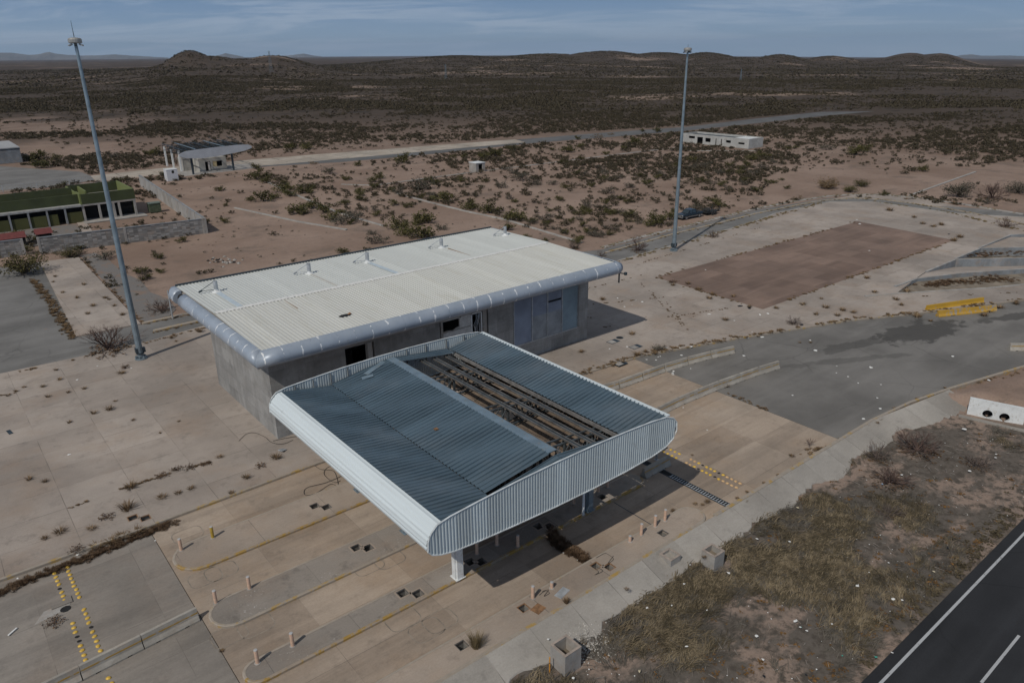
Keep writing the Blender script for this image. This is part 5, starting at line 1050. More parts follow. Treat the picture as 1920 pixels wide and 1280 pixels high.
# left grey block, kiosk, long white ruin
o = thing('grey_storehouse', 'plain grey concrete storehouse with flat pale roof at the left edge', 'building', (20, 280, 0)); mb = MB(); mb.box(8, 28.9, 276, 300, 0, 4.3); mb.build('wall', C_BLUE, o); mb = MB(); mb.box(7.9, 29.0, 275.9, 300.1, 4.3, 4.6); mb.build('roof', plain('pale_flat_roof', (0.34, 0.345, 0.35), 0.8, var=0.1, scale=0.3), o); mb = MB(); mb.box(7.95, 28.95, 275.93, 275.99, 3.95, 4.28); mb.build('painted_roof_shadow', M_FRAME, o)  # dark strip below the roof edge paints its shadow on the wall
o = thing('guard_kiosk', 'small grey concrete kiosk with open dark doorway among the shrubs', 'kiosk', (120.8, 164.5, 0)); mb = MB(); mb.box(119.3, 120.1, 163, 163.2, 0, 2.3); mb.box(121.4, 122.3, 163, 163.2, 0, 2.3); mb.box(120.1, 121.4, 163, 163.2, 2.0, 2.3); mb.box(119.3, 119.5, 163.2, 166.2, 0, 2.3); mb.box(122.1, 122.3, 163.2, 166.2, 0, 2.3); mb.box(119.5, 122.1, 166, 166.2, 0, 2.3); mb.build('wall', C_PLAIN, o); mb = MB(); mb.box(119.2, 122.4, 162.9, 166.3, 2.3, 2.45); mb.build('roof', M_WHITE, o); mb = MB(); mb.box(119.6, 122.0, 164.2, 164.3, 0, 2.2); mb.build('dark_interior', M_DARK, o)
o = thing('white_ruin', 'long roofless white building with small dark windows beyond the shrubs', 'building', (217, 157, 0)); MW = plain('grey_white_wall', (0.40, 0.40, 0.385), 0.8, var=0.12, scale=0.4, dirt=(0.3, 0.28, 0.25)); mb = MB()
def sw(y0, y1, z0, z1): mb.box(214, 214.3, y0, y1, z0, z1)
op = [(164.6, 167.2, 1.6, 2.4), (161.2, 163.6, 0, 2.3), (158.0, 160.2, 0.9, 2.2), (155.6, 156.0, 0, 2.3), (153.4, 153.8, 0, 2.3), (149.9, 151.8, 1.3, 2.1), (144.6, 147.0, 1.2, 1.8)]; yv = 170
for y1, y2, z1, z2 in [(a_[1], a_[0], a_[2], a_[3]) for a_ in op]:
    sw(y1, yv, 0, 3.1)
    if z1 > 0: sw(y2, y1, 0, z1)
    sw(y2, y1, z2, 3.1); yv = y2
sw(143, yv, 0, 3.1); mb.box(214.3, 222, 143, 143.3, 0, 3.1); mb.box(221.7, 222, 143.3, 170, 0, 3.1); mb.box(214.3, 221.7, 169.7, 170, 0, 3.1); mb.build('wall', MW, o)
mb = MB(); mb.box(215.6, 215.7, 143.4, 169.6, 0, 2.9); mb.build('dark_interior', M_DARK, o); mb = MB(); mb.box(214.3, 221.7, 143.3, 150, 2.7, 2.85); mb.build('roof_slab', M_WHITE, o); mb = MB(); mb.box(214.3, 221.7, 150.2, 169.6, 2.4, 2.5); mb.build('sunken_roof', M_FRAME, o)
# thin post by the rear road
x, y = P(324, 597); o = local('thin_post', 'thin grey post beside the yellow kerb behind the roof corner', 'post', loc=(x, y, 0)); mb = MB(); mb.tube([(0, 0, 0), (0, 0, 3.6)], 0.08, 6); mb.build('post', M_STEEL, o); mb = MB(); mb.lathe([(0.16, 0), (0.14, 0.15)], n=8); mb.build('base', C_PLAIN, o)
# ------------------------------------------------------------------ power line towers far off
def tower(px, py, ytop, label):
    x, y = P(px, py); r = math.hypot(x, y); x, y = x*0.985, y*0.985; z = TZ(x, y); h = (py-ytop)/FPX*r*0.93; o = thing('lattice_tower', label, 'pylon', (x, y, z), 'lattice power towers on the plain'); w = h*0.075; mb = MB()
    for sx in (-1, 1):
        for sy in (-1, 1): mb.bar((x+sx*w, y+sy*w, z), (x+sx*w*0.2, y+sy*w*0.2, z+h), 0.16)
    for i in range(6):
        z0, z1 = z+h*i/6, z+h*(i+1)/6; k0, k1 = w*(1-0.8*i/6), w*(1-0.8*(i+1)/6)
        for sy in (-1, 1): mb.bar((x-k0, y+sy*k0, z0), (x+k1, y+sy*k1, z1), 0.09); mb.bar((x+k0, y+sy*k0, z0), (x-k1, y+sy*k1, z1), 0.09)
    mb.build('lattice', M_GALV, o)
    for t in (0.72, 0.84, 0.95): mb = MB(); mb.bar((x-w*1.6, y, z+h*t), (x+w*1.6, y, z+h*t), 0.14); mb.build('cross_arm', M_GALV, o)
tower(510, 146, 110, 'lattice power tower in front of the dark hill on the left'); tower(836, 147, 121, 'lattice power tower on the plain at mid picture'); tower(1389, 146, 127, 'lattice power tower faint on the plain right of the light mast')
# ------------------------------------------------------------------ vegetation
def leaf_mat(name, a, b_, rnd=True, scale=0.6):
    m, nt, b = new_mat(name); p = nt.pos()
    f = nt.noise(p, 1.7, 3, 0.6); c = nt.mix(nt.ramp(f, 0.3, 0.7), a, b_)
    oi = nt.n.new('ShaderNodeObjectInfo').outputs['Random']
    g = nt.noise(p, 0.11, 2) if not rnd else oi
    c = nt.mix(nt.math('MULTIPLY', nt.ramp(g, 0.25, 0.85), 0.5), c, tuple((x*0.6+y*0.4)*0.55 for x, y in zip(a, b_)))
    nt.put(b.inputs['Base Color'], c); b.inputs['Roughness'].default_value = 0.8; b.inputs['Specular IOR Level'].default_value = 0.2
    return m
L_GREEN = leaf_mat('creosote_leaf', (0.052, 0.050, 0.018), (0.12, 0.108, 0.042)); L_GREY = leaf_mat('grey_scrub_leaf', (0.065, 0.06, 0.046), (0.125, 0.112, 0.085))
L_DRY = leaf_mat('dry_leaf', (0.13, 0.085, 0.045), (0.24, 0.17, 0.09)); L_BROWN = leaf_mat('dead_brown_leaf', (0.085, 0.052, 0.032), (0.16, 0.105, 0.064)); L_OLIVE = leaf_mat('olive_leaf', (0.055, 0.052, 0.018), (0.12, 0.10, 0.04))
T_STEM = plain('stem_bark', (0.085, 0.07, 0.058), 0.9, var=0.3); T_GREY = plain('dead_twig', (0.135, 0.105, 0.09), 0.9, var=0.35, scale=1); T_RED = plain('reddish_twig', (0.105, 0.068, 0.056), 0.9, var=0.35, scale=1)
L_STRAW = leaf_mat('straw_grass', (0.17, 0.125, 0.065), (0.30, 0.235, 0.13), rnd=False); L_TUFT = leaf_mat('brown_tuft', (0.12, 0.078, 0.044), (0.25, 0.172, 0.098))
S_FAR = leaf_mat('far_scrub', (0.048, 0.041, 0.025), (0.105, 0.085, 0.055), rnd=False); S_GRASS = None
def bush_data(seed, n=240, leaf=0.085, stems=9, flat=0.72, gap=0.35):
    """unit bush: diameter about 1, many small leaf faces grouped on branches fanning from the base"""
    rg = np.random.default_rng(seed); V = []; F = []; Mi = []; tips = []
    for i in range(stems):
        a = 2*math.pi*(i+rg.random()*0.8)/stems; el = rg.uniform(0.35, 1.25); L = rg.uniform(0.34, 0.54)
        d = np.array([math.cos(a)*math.cos(el), math.sin(a)*math.cos(el), math.sin(el)*flat*1.35]); tips.append((d*L, rg.uniform(0.10, 0.19)))
        o = len(V); w = 0.012; sd = np.array([-math.sin(a), math.cos(a), 0])*w
        b = d*L; V += [-sd, sd, b+sd*0.4, b-sd*0.4]; F.append((o, o+1, o+2, o+3)); Mi.append(1)
    for k in range(n):
        t, r = tips[rg.integers(len(tips))]; u = rg.normal(size=3); u /= np.linalg.norm(u); c = t*rg.uniform(0.45, 1.05)+u*r*rg.random()**0.5*np.array([1, 1, 0.8])
        if c[2] < 0.02: c[2] = 0.02+rg.random()*0.08
        q = rg.normal(size=3); q /= np.linalg.norm(q); e = np.cross(q, rg.normal(size=3)); e /= np.linalg.norm(e); f = np.cross(q, e); s = leaf*rg.uniform(0.5, 1.1)
        o = len(V); V += [c-e*s*0.5, c+f*s*0.35, c+e*s*0.5, c-f*s*0.35]; F.append((o, o+1, o+2, o+3)); Mi.append(0)
    return np.array(V), F, Mi
def bush_mesh(name, seed, leafm, stemm, **k):
    V, F, Mi = bush_data(seed, **k); me = bpy.data.meshes.new(name); me.from_pydata([tuple(v) for v in V], [], F); me.materials.append(leafm); me.materials.append(stemm); me.polygons.foreach_set('material_index', Mi); return me
def twig_mesh(name, seed, m, n=9, depth=4, w=0.02, up=0.9, litter=None, spread=0.5):
    """leafless shrub: forking tapered twigs fanning from one root"""
    rg = random.Random(seed); mb = MB()
    def grow(p, d, L, w, k):
        e = p+d*L; mid = p+d*L*0.5+Vector((rg.uniform(-1, 1), rg.uniform(-1, 1), rg.uniform(-.5, 1)))*L*0.06
        sd = d.cross(Vector((rg.uniform(-1, 1), rg.uniform(-1, 1), rg.uniform(-1, 1))))
        sd = (sd if sd.length > 1e-3 else Vector((1, 0, 0))).normalized()*w; s2 = sd.cross(d).normalized()*w
        vs = []
        for q, f in ((p, 1), (mid, 0.8), (e, 0.55)): vs += [q+sd*f*0.5, q-sd*f*0.25+s2*f*0.43, q-sd*f*0.25-s2*f*0.43]
        mb.add(vs, [(0, 1, 4, 3), (1, 2, 5, 4), (2, 0, 3, 5), (3, 4, 7, 6), (4, 5, 8, 7), (5, 3, 6, 8)])
        if k > 0:
            for _ in range(rg.choice((2, 3, 3))):
                nd = (d+Vector((rg.uniform(-1, 1), rg.uniform(-1, 1), rg.uniform(-0.45, 0.8)))*spread).normalized(); grow(p+d*L*rg.uniform(0.45, 1.0), nd, L*rg.uniform(0.5, 0.8), w*0.58, k-1)
    for i in range(n):
        a = 2*math.pi*(i+rg.random())/n; el = rg.uniform(0.3, 1.35); grow(Vector((0, 0, 0)), Vector((math.cos(a)*math.cos(el), math.sin(a)*math.cos(el), math.sin(el)*up)).normalized(), rg.uniform(0.17, 0.27), w, depth)
    me = bpy.data.meshes.new(name); me.from_pydata([tuple(v) for v in mb.v], [], mb.f); me.materials.append(m); return me
def tuft_mesh(name, seed, m, n=38, h=0.75, lean=0.5, w=0.03):
    rg = random.Random(seed); mb = MB()
    for i in range(n):
        a = rg.random()*6.283; r = rg.random()**0.5*0.22; b = Vector((math.cos(a)*r, math.sin(a)*r, 0)); t = b+Vector((math.cos(a)*lean*rg.random(), math.sin(a)*lean*rg.random(), h*rg.uniform(0.45, 1)*(1-r))); s = Vector((-math.sin(a), math.cos(a), 0))*w*rg.uniform(0.6, 1.3); md = (b+t)/2+Vector((0, 0, 0.07))
        mb.add([b-s, b+s, md+s*0.8, md-s*0.8, t], [(0, 1, 2, 3), (3, 2, 4)])
    me = bpy.data.meshes.new(name); me.from_pydata([tuple(v) for v in mb.v], [], mb.f); me.materials.append(m); return me
BM = {'g': [bush_mesh('shrub', 10+i, L_GREEN, T_STEM, n=560, leaf=0.075) for i in range(4)], 'y': [bush_mesh('shrub', 20+i, L_GREY, T_GREY, n=420, leaf=0.066, gap=0.4) for i in range(3)],
      'd': [bush_mesh('shrub', 30+i, L_DRY, T_GREY, n=220, leaf=0.075) for i in range(2)], 'o': [bush_mesh('shrub', 40+i, L_OLIVE, T_STEM, n=700, leaf=0.05, stems=16) for i in range(2)],
      't': [twig_mesh('dead_shrub', 50+i, T_RED, n=9, depth=3, w=0.026) for i in range(3)]}
def put(me, name, x, y, z, s, label, cat, group, sz=None):
    o = bpy.data.objects.new(name, me); COL.objects.link(o); o.location = (x, y, z); o.rotation_euler = (0, 0, random.random()*6.28); o.scale = (s*random.uniform(0.92, 1.08), s*random.uniform(0.92, 1.08), (sz or s)*random.uniform(0.88, 1.1)); return tag(o, label, cat, group)
def width(px, py, w):
    x, y = P(px, py); return w/FPX*math.sqrt(x*x+y*y+CAMH*CAMH)
# -- large shrubs the photo shows one by one
def big(name, label, px, py, w, kind, hs=0.85, trunk=True):
    x, y = P(px, py); z = TZ(x, y) if not (inside(APRON, [x], [y])[0]) else 0.0; s = width(px, py, w); o = local(name, label, 'shrub', 'large shrubs', (x, y, z+0.02), random.random()*6)
    if kind == 'tw': me = twig_mesh('branches', int(px), T_RED, n=14, depth=4, w=0.022, spread=0.55)
    elif kind == 'tg': me = twig_mesh('branches', int(px), T_GREY, n=14, depth=4, w=0.020, spread=0.55)
    else: me = bush_mesh('foliage', int(px), {'o': L_OLIVE, 'g': L_GREEN, 'y': L_GREY, 'd': L_DRY}[kind], T_STEM, n=1500, leaf=0.042, stems=26)
    c = bpy.data.objects.new(me.name.split('.')[0], me); COL.objects.link(c); c.parent = o; c.scale = (s, s, s*hs)
    if kind in ('tw', 'tg'):
        u = bush_mesh('dry_litter', int(px)+1, L_BROWN, T_GREY, n=260, leaf=0.06, stems=10, flat=0.2); l = bpy.data.objects.new('dry_litter', u); COL.objects.link(l); l.parent = o; l.scale = (s*0.95, s*0.95, s*0.25)
    else:
        u = twig_mesh('stems', int(px)+2, T_STEM, n=9, depth=2, w=0.03); l = bpy.data.objects.new('stems', u); COL.objects.link(l); l.parent = o; l.scale = (s*0.8, s*0.8, s*hs*0.8)
    return o
big('dead_shrub', 'large leafless reddish shrub at the foot of the left light mast', 203, 655, 118, 'tw', 0.75)
big('shrub', 'big olive shrub at the corner of the parking pad and the asphalt lot', 45, 514, 88, 'o', 0.85)
big('shrub', 'olive green shrub against the rubble block wall at the pad end', 131, 482, 44, 'o', 0.8)
big('dead_shrub', 'dark leafless shrub beyond the roof corner at the left', 303, 583, 62, 'tw', 0.8); big('dead_shrub', 'thin pale leafless bush on the gravel behind the left mast', 268, 525, 30, 'tg', 1.2)
big('dead_shrub', 'leafless reddish shrub beside the perimeter road left of the right mast', 1196, 470, 54, 'tw', 0.9); big('dead_shrub', 'small leafless bush at the roof corner by the perimeter road', 1127, 480, 28, 'tg', 0.9); big('dead_shrub', 'leafless bush behind the right end of the cream roof', 1075, 466, 40, 'tg', 0.9)
big('dead_shrub', 'bare bush on the kerb of the exit road beside a black bag', 1488, 607, 38, 'tg', 0.8); big('dead_shrub', 'dark tangled leafless shrub in the ditch near the white culvert', 1722, 828, 105, 'tw', 0.75); big('dead_shrub', 'pale spindly bush at the foot of the concrete bank', 1646, 842, 58, 'tg', 1.25)
big('dead_shrub', 'grey bare shrub on the verge right of the tangled one', 1838, 856, 66, 'tg', 0.7); big('dead_shrub', 'broad brown leafless shrub in the middle of the ditch', 1672, 888, 92, 'tw', 0.6); big('dead_shrub', 'grey bare bush on the verge below the brown one', 1671, 946, 58, 'tg', 0.75)
big('dead_shrub', 'bare bush growing in the kerb strip at the far right of the perimeter road', 1885, 425, 38, 'tw', 0.8); big('shrub', 'tall dusky shrub with dark stems beyond the perimeter curve', 1799, 369, 56, 'y', 1.0); big('dead_shrub', 'wide bare thicket beyond the perimeter curve at the right edge', 1860, 372, 60, 'tw', 0.85); big('shrub', 'dark shrub half cut by the right edge beyond the perimeter', 1908, 362, 44, 'y', 0.9)
big('shrub', 'dark green shrub on the sand past the end of the dirt track', 1594, 360, 36, 'g', 0.75); big('shrub', 'dark green shrub just behind its twin past the dirt track', 1615, 349, 36, 'g', 0.75); big('shrub', 'straw brown bushy clump beside the dirt track', 1552, 353, 52, 'd', 0.7); big('dead_shrub', 'grey bare bush growing at the road kerb past the right mast', 1337, 444, 34, 'tg', 0.8)
big('shrub', 'near black green shrub standing alone beside the far highway', 963, 282, 36, 'g', 0.7)
# -- shrubs of the fenced garden and the plain
HAND = [(756, 305, 37, 'g'), (850, 297, 15, 'g'), (870, 296, 15, 'g'), (929, 293, 36, 'g'), (905, 297, 30, 'g'), (672, 311, 18, 'g'), (712, 335, 22, 'g'), (647, 338, 18, 'g'), (700, 341, 22, 'g'), (747, 362, 28, 'y'), (793, 354, 52, 'y'), (833, 378, 42, 'g'), (791, 371, 20, 'g'), (863, 336, 20, 'g'), (911, 342, 16, 'g'), (1030, 396, 18, 'g'), (1072, 393, 18, 'g'), (1105, 397, 22, 'g'), (1092, 424, 26, 'g'), (1156, 399, 18, 'g'), (962, 412, 50, 'g'), (882, 392, 38, 'g'), (918, 399, 42, 'g'), (999, 417, 24, 'g'), (952, 431, 32, 'g'), (707, 404, 22, 'g'), (791, 417, 48, 'g'), (744, 428, 46, 'g'), (663, 414, 46, 'y'), (828, 430, 32, 'y'), (1231, 420, 50, 'g'), (1255, 412, 40, 'g'), (1191, 270, 35, 'g'), (1205, 247, 14, 'g'), (1233, 248, 22, 'g'), (1253, 252, 12, 'g'), (1120, 258, 26, 'd'), (1146, 253, 16, 'd'), (1083, 262, 18, 'g'), (1036, 282, 14, 'g'), (1063, 285, 38, 'g'), (1090, 277, 22, 'g'),
        (480, 317, 22, 'g'), (480, 336, 36, 'g'), (500, 343, 28, 'g'), (530, 361, 34, 'g'), (545, 368, 30, 'g'), (568, 362, 36, 'g'), (494, 377, 40, 'g'), (512, 372, 26, 'g'), (470, 376, 18, 'g'), (560, 400, 46, 'g'), (585, 390, 36, 'g'), (608, 398, 38, 'g'), (625, 412, 40, 'g'), (640, 420, 44, 'y'), (424, 386, 12, 'g'), (588, 308, 20, 'd'), (618, 326, 30, 'y'), (215, 295, 20, 'y'), (107, 297, 18, 'g'), (78, 315, 34, 'g'), (60, 301, 30, 'g'), (78, 296, 26, 'g'), (289, 291, 28, 'g'), (545, 280, 26, 'g'), (575, 280, 26, 'g'), (352, 310, 10, 'g'), (1495, 374, 26, 'd'), (1450, 343, 18, 'g'), (1466, 338, 12, 'g'), (1476, 354, 16, 'g'), (1730, 321, 26, 'g'), (1327, 376, 20, 'g'), (1347, 388, 28, 'g'), (1602, 290, 42, 'g'), (1620, 284, 34, 'g'), (1549, 281, 26, 'y'), (1490, 279, 16, 'g'), (1477, 280, 14, 'g'), (1704, 456, 44, 'y'), (705, 456, 44, 'y'), (791, 446, 58, 'g'), (760, 440, 40, 'g'), (1023, 452, 18, 'g'), (1120, 444, 34, 'y'), (1100, 436, 24, 'g'), (198, 486, 36, 'y'), (1518, 833, 30, 't'), (1424, 318, 30, 'y'), (1410, 300, 28, 'g'), (1400, 312, 26, 'g'), (1430, 296, 30, 'g'), (1450, 305, 22, 'y'), (1300, 302, 22, 'g'), (1318, 312, 20, 'y'), (1365, 312, 22, 'g'), (1392, 318, 20, 'g'), (1234, 656, 30, 'y'), (1090, 300, 20, 'g'), (1135, 290, 18, 'g'), (1170, 280, 16, 'g'), (1100, 330, 24, 'y'), (1130, 322, 20, 'y'), (1160, 335, 22, 'y'), (960, 325, 24, 'y'), (975, 338, 40, 'y'), (940, 352, 30, 'y'), (1000, 345, 34, 'y'), (1180, 352, 26, 'y'), (1210, 345, 26, 'g'), (1240, 330, 28, 'y'), (1200, 318, 22, 'y'), (1140, 362, 34, 'y'), (1110, 350, 22, 'g')]
HAND = [h for h in HAND if h[0] != 1704]
def near_label(px, py, x, y, kind):
    k = {'g': 'dark green desert shrub', 'y': 'greyish desert shrub', 'd': 'straw coloured dry bush', 't': 'small leafless bush', 'o': 'olive shrub'}[kind]
    if py > 600: return k+' growing at the road edge near the barriers'
    if y > 232: return k+(' beyond the opposite toll lanes by the left edge' if px < 330 else ' on the open plain across the far highway')
    if x > 225: return k+' on the plain past the white roofless building'
    if y > 196: return k+' on the edge of the far highway'
    if px > 1400 and x > 150: return k+' on the sand right of the dirt track'
    if px < 700 and y < 175 and x < 75: return k+(' near the pale block wall' if px < 470 else ' clumped beside the sandy garden track')
    if y > 163: return k+(' between the kiosk path and the far highway')
    if x < 88: return k+(' beside the kerb of the bare garden path' if y > 118 else ' close behind the cream roof')
    if y < 108: return k+' in the garden strip by the perimeter road'
    if px > 1150: return k+' in the garden before the white roofless building'
    return k+' inside the kerbed garden in front of the kiosk'
nsh = 0
for px, py, w, k in HAND:
    x, y = P(px, py); s = width(px, py, w)*(1.25 if px < 1000 else 1.1); z = TZ(x, y) if py < 600 else 0.0
    put(random.choice(BM[k]), 'dead_shrub' if k == 't' else 'shrub', x, y, z, s, near_label(px, py, x, y, k), 'shrub', 'desert shrubs', s*(0.78 if k != 'd' else 0.6)); nsh += 1
NOGROW = [LANES, ROAD, APRON, LOT, PADS, PP([(180, 342), (330, 327), (640, 308), (1000, 271), (1280, 249), (1430, 233), (1560, 219), (1900, 206), (1900, 201), (1560, 207), (1410, 220), (1290, 236), (1040, 250), (640, 284), (310, 311), (165, 328)]), PP([(-300, 380), (0, 360), (190, 338), (150, 318), (0, 306), (-300, 325)]),
          [(-30, 160), (38, 160), (38, 190), (-30, 190)], rect(212, 226, 140, 172), rect(56, 80, 208, 234), rect(6, 31, 272, 302), rect(108, 122, 84, 92), PP([(1440, 330), (1520, 318), (1700, 330), (1850, 312), (1920, 300), (1920, 330), (1780, 345), (1660, 362), (1500, 375), (1440, 365)])]
def free(x, y):
    ok = np.ones(len(x), bool)
    for pl in NOGROW: ok &= ~inside(pl, x, y)
    return ok
def scatter(n, r0, r1, a0=-37, a1=37):
    a = np.radians(RNG.uniform(a0, a1, n)); r = np.sqrt(RNG.uniform(r0*r0, r1*r1, n)); fx = r*np.sin(a); fy = r*np.cos(a)
    return fx*math.cos(YAW)+fy*math.sin(YAW), -fx*math.sin(YAW)+fy*math.cos(YAW)
GARDEN = PP([(690, 352), (890, 325), (1100, 300), (1290, 277), (1300, 290), (1470, 282), (1500, 300), (1420, 372), (1250, 425), (1090, 450), (950, 410), (870, 393), (745, 362)])
BARE = [PP([(265, 345), (470, 330), (640, 400), (720, 425), (900, 425), (600, 470), (330, 520), (180, 470), (390, 437), (390, 405)]), PP([(1380, 380), (1480, 330), (1700, 330), (1900, 300), (1920, 380), (1640, 362), (1500, 372)]), PP([(0, 262), (330, 255), (330, 285), (0, 300)]), PP([(0, 212), (240, 205), (240, 245), (0, 250)])]
def density(x, y):
    r, px = polar(x, y)
    d = 0.15+0.9*sstep(0.36, 0.60, fbm(x/34+3, y/34, 4))
    g = inside(GARDEN, x, y); d = np.where(g, 0.30+0.9*sstep(0.4, 0.58, fbm(x/17, y/17+5, 3)), d)
    for b in BARE: d = np.where(inside(b, x, y), d*0.10, d)
    d = d*(0.35+0.65*sstep(150, 300, r))*np.where(g, 1.9, 1.0)
    clear = sstep(0.60, 0.67, fbm(x/95+11, y/95+2, 4))*sstep(200, 300, r); return np.clip(d*(1-0.9*clear), 0, 1.3)
def cand(n, r0, r1):
    x, y = scatter(n, r0, r1); k = (RNG.random(n)*1.3 < density(x, y)) & free(x, y)
    r, px = polar(x, y); k &= ~((r < 175) & (y < 84) & (x > 20)); k &= (y > 12) ; return x[k], y[k]
x1, y1 = cand(52000, 112, 420); r1_ = np.hypot(x1, y1); s1 = np.clip(RNG.lognormal(0.52, 0.38, len(x1)), 0.7, 3.8)
order = np.argsort(-(s1/r1_)); nind = 296-nsh-24
for i in order[:nind]:
    k = 'g' if RNG.random() < (0.45 if inside(GARDEN, x1[i:i+1], y1[i:i+1])[0] else 0.7) else 'y'
    px = float(polar(x1[i:i+1], y1[i:i+1])[1][0]); put(random.choice(BM[k]), 'shrub', x1[i], y1[i], TZ(x1[i], y1[i]), s1[i], near_label(px, 300, x1[i], y1[i], k), 'shrub', 'desert shrubs', s1[i]*0.72)
# -- the scrub beyond reads as one mass
def mass(name, X, Y, S, protos, m, z=None, hz=0.72, wind=None):
    Z = terrain(X, Y) if z is None else z; vs = []; fs = []; off = 0; ang = RNG.uniform(0, 6.28, len(X)) if wind is None else RNG.normal(0, 0.55, len(X))+wind+2.2*(fbm(X/7, Y/7, 2)-0.5); pick = RNG.integers(0, len(protos), len(X))
    for j, (pv, pf) in enumerate(protos):
        ix = np.where(pick == j)[0]
        if not len(ix): continue
        c, s = np.cos(ang[ix]), np.sin(ang[ix]); k = len(pv)
        bx = (pv[None, :, 0]*c[:, None]-pv[None, :, 1]*s[:, None])*S[ix][:, None]+X[ix][:, None]; by = (pv[None, :, 0]*s[:, None]+pv[None, :, 1]*c[:, None])*S[ix][:, None]+Y[ix][:, None]; bz = pv[None, :, 2]*S[ix][:, None]*hz+Z[ix][:, None]
        vs.append(np.stack([bx, by, bz], -1).reshape(-1, 3)); fs.append((pf[None]+(np.arange(len(ix))*k)[:, None, None]+off).reshape(-1, 4)); off += k*len(ix)
    co = np.concatenate(vs); q = np.concatenate(fs); me = bpy.data.meshes.new(name); me.vertices.add(len(co)); me.vertices.foreach_set('co', co.ravel()); me.loops.add(q.size); me.loops.foreach_set('vertex_index', q.ravel().astype(np.int32)); me.polygons.add(len(q))
    me.polygons.foreach_set('loop_start', np.arange(0, q.size, 4)); me.polygons.foreach_set('loop_total', np.full(len(q), 4)); me.update(calc_edges=True); me.materials.append(m); o = bpy.data.objects.new(name, me); COL.objects.link(o); return o
def lowproto(seed, n, leaf):
    V, F, Mi = bush_data(seed, n=n, leaf=leaf, stems=7); return V[28:], np.array([[i-28 for i in f] for f in F[7:]])
PR1 = [lowproto(60+i, 90, 0.17) for i in range(4)]; PR2 = [lowproto(70+i, 16, 0.36) for i in range(4)]; PR3 = [lowproto(80+i, 6, 0.62) for i in range(4)]
rest = order[nind:]; o = stuff(mass('scrub', x1[rest], y1[rest], s1[rest], PR1, S_FAR)); tag(o, 'dark desert scrub spread over the sand behind the site', 'scrub')
x2, y2 = cand(230000, 420, 1000); k = polar(x2, y2)[0]; o = stuff(mass('scrub', x2, y2, np.clip(RNG.lognormal(0.62, 0.4, len(x2)), 0.8, 4.2), PR2, S_FAR)); tag(o, 'dense dark scrub covering the middle of the plain', 'scrub')
x3, y3 = cand(200000, 1000, 2600); o = stuff(mass('scrub', x3, y3, np.clip(RNG.lognormal(0.9, 0.4, len(x3)), 1.0, 5.5), PR3, S_FAR)); tag(o, 'far scrub on the plain running up to the low hills', 'scrub')
# -- small plants on the near sand
xs_, ys_ = scatter(2600, 90, 300); kk = free(xs_, ys_) & (ys_ > 84); kk &= RNG.random(len(xs_)) < 0.30+0.7*sstep(0.45, 0.6, fbm(xs_/9, ys_/9, 3))
o = stuff(mass('low_scrub', xs_[kk], ys_[kk], RNG.uniform(0.25, 0.85, kk.sum()), PR2, L_GREY)); tag(o, 'low dry scrub dotted over the sand near the site', 'scrub')
# ------------------------------------------------------------------ weeds in the slab joints
TM = [tuft_mesh('weed_tuft', 5+i, L_TUFT, 76, 0.6, 0.5, 0.016) for i in range(4)]; TD = [bush_mesh('weed_tuft', 90+i, L_BROWN, T_RED, n=150, leaf=0.10, stems=12, flat=0.5) for i in range(2)]
TUFTS = [(54, 899, 16), (84, 903, 14), (245, 914, 30), (303, 893, 28), (330, 882, 28), (356, 878, 24), (386, 870, 24), (412, 857, 16), (462, 896, 20), (304, 933, 22), (334, 925, 18), (358, 916, 18), (488, 874, 24), (518, 859, 28), (238, 955, 36), (200, 970, 30), (172, 991, 20), (113, 998, 26), (84, 1010, 16), (143, 1032, 28), (182, 1022, 30), (208, 1014, 28), (230, 1005, 34), (255, 997, 34), (100, 1163, 36), (434, 925, 14), (1060, 1130, 20), (1175, 1105, 14), (1130, 562, 16), (1090, 660, 18), (1185, 627, 18), (1196, 666, 24), (1320, 1045, 12), (1210, 660, 14), (1455, 578, 16), (1505, 571, 16), (1548, 577, 18), (1530, 590, 14), (1580, 582, 18), (1405, 576, 14), (1375, 556, 14), (1310, 543, 18), (1335, 552, 18), (1360, 600, 20), (1330, 560, 16), (1290, 532, 16), (1260, 530, 26), (1625, 522, 16), (1700, 548, 20), (1640, 548, 14), (1680, 562, 16), (1520, 640, 8), (1540, 560, 10), (1800, 445, 18), (1788, 452, 18), (1668, 395, 20), (1714, 408, 14), (1730, 420, 14), (1765, 422, 16), (1750, 425, 14), (1630, 372, 12), (1700, 374, 14), (1790, 382, 14), (1720, 592, 22), (1570, 592, 16), (1600, 586, 16), (1690, 572, 14), (1845, 590, 18), (1875, 575, 20), (1855, 582, 18), (1905, 568, 16), (118, 550, 10), (158, 535, 12), (145, 560, 12), (175, 575, 14), (198, 560, 14), (215, 575, 12), (230, 592, 14), (104, 520, 10), (165, 590, 12), (205, 563, 10), (100, 530, 8), (330, 640, 8), (322, 634, 12), (375, 622, 18), (260, 665, 12), (176, 775, 16), (130, 792, 12), (205, 768, 20), (235, 690, 22), (228, 700, 18), (105, 694, 10), (112, 712, 12), (80, 725, 12), (45, 726, 10), (30, 734, 10), (90, 744, 12), (128, 736, 10), (158, 729, 12), (216, 752, 10), (250, 788, 10), (300, 812, 8), (335, 790, 8), (15, 742, 10), (1590, 520, 12), (1745, 600, 12), (1326, 938, 16), (1262, 955, 14), (1485, 852, 14), (1500, 640, 8), (1298, 850, 8), (1360, 722, 20), (1262, 535, 14)]
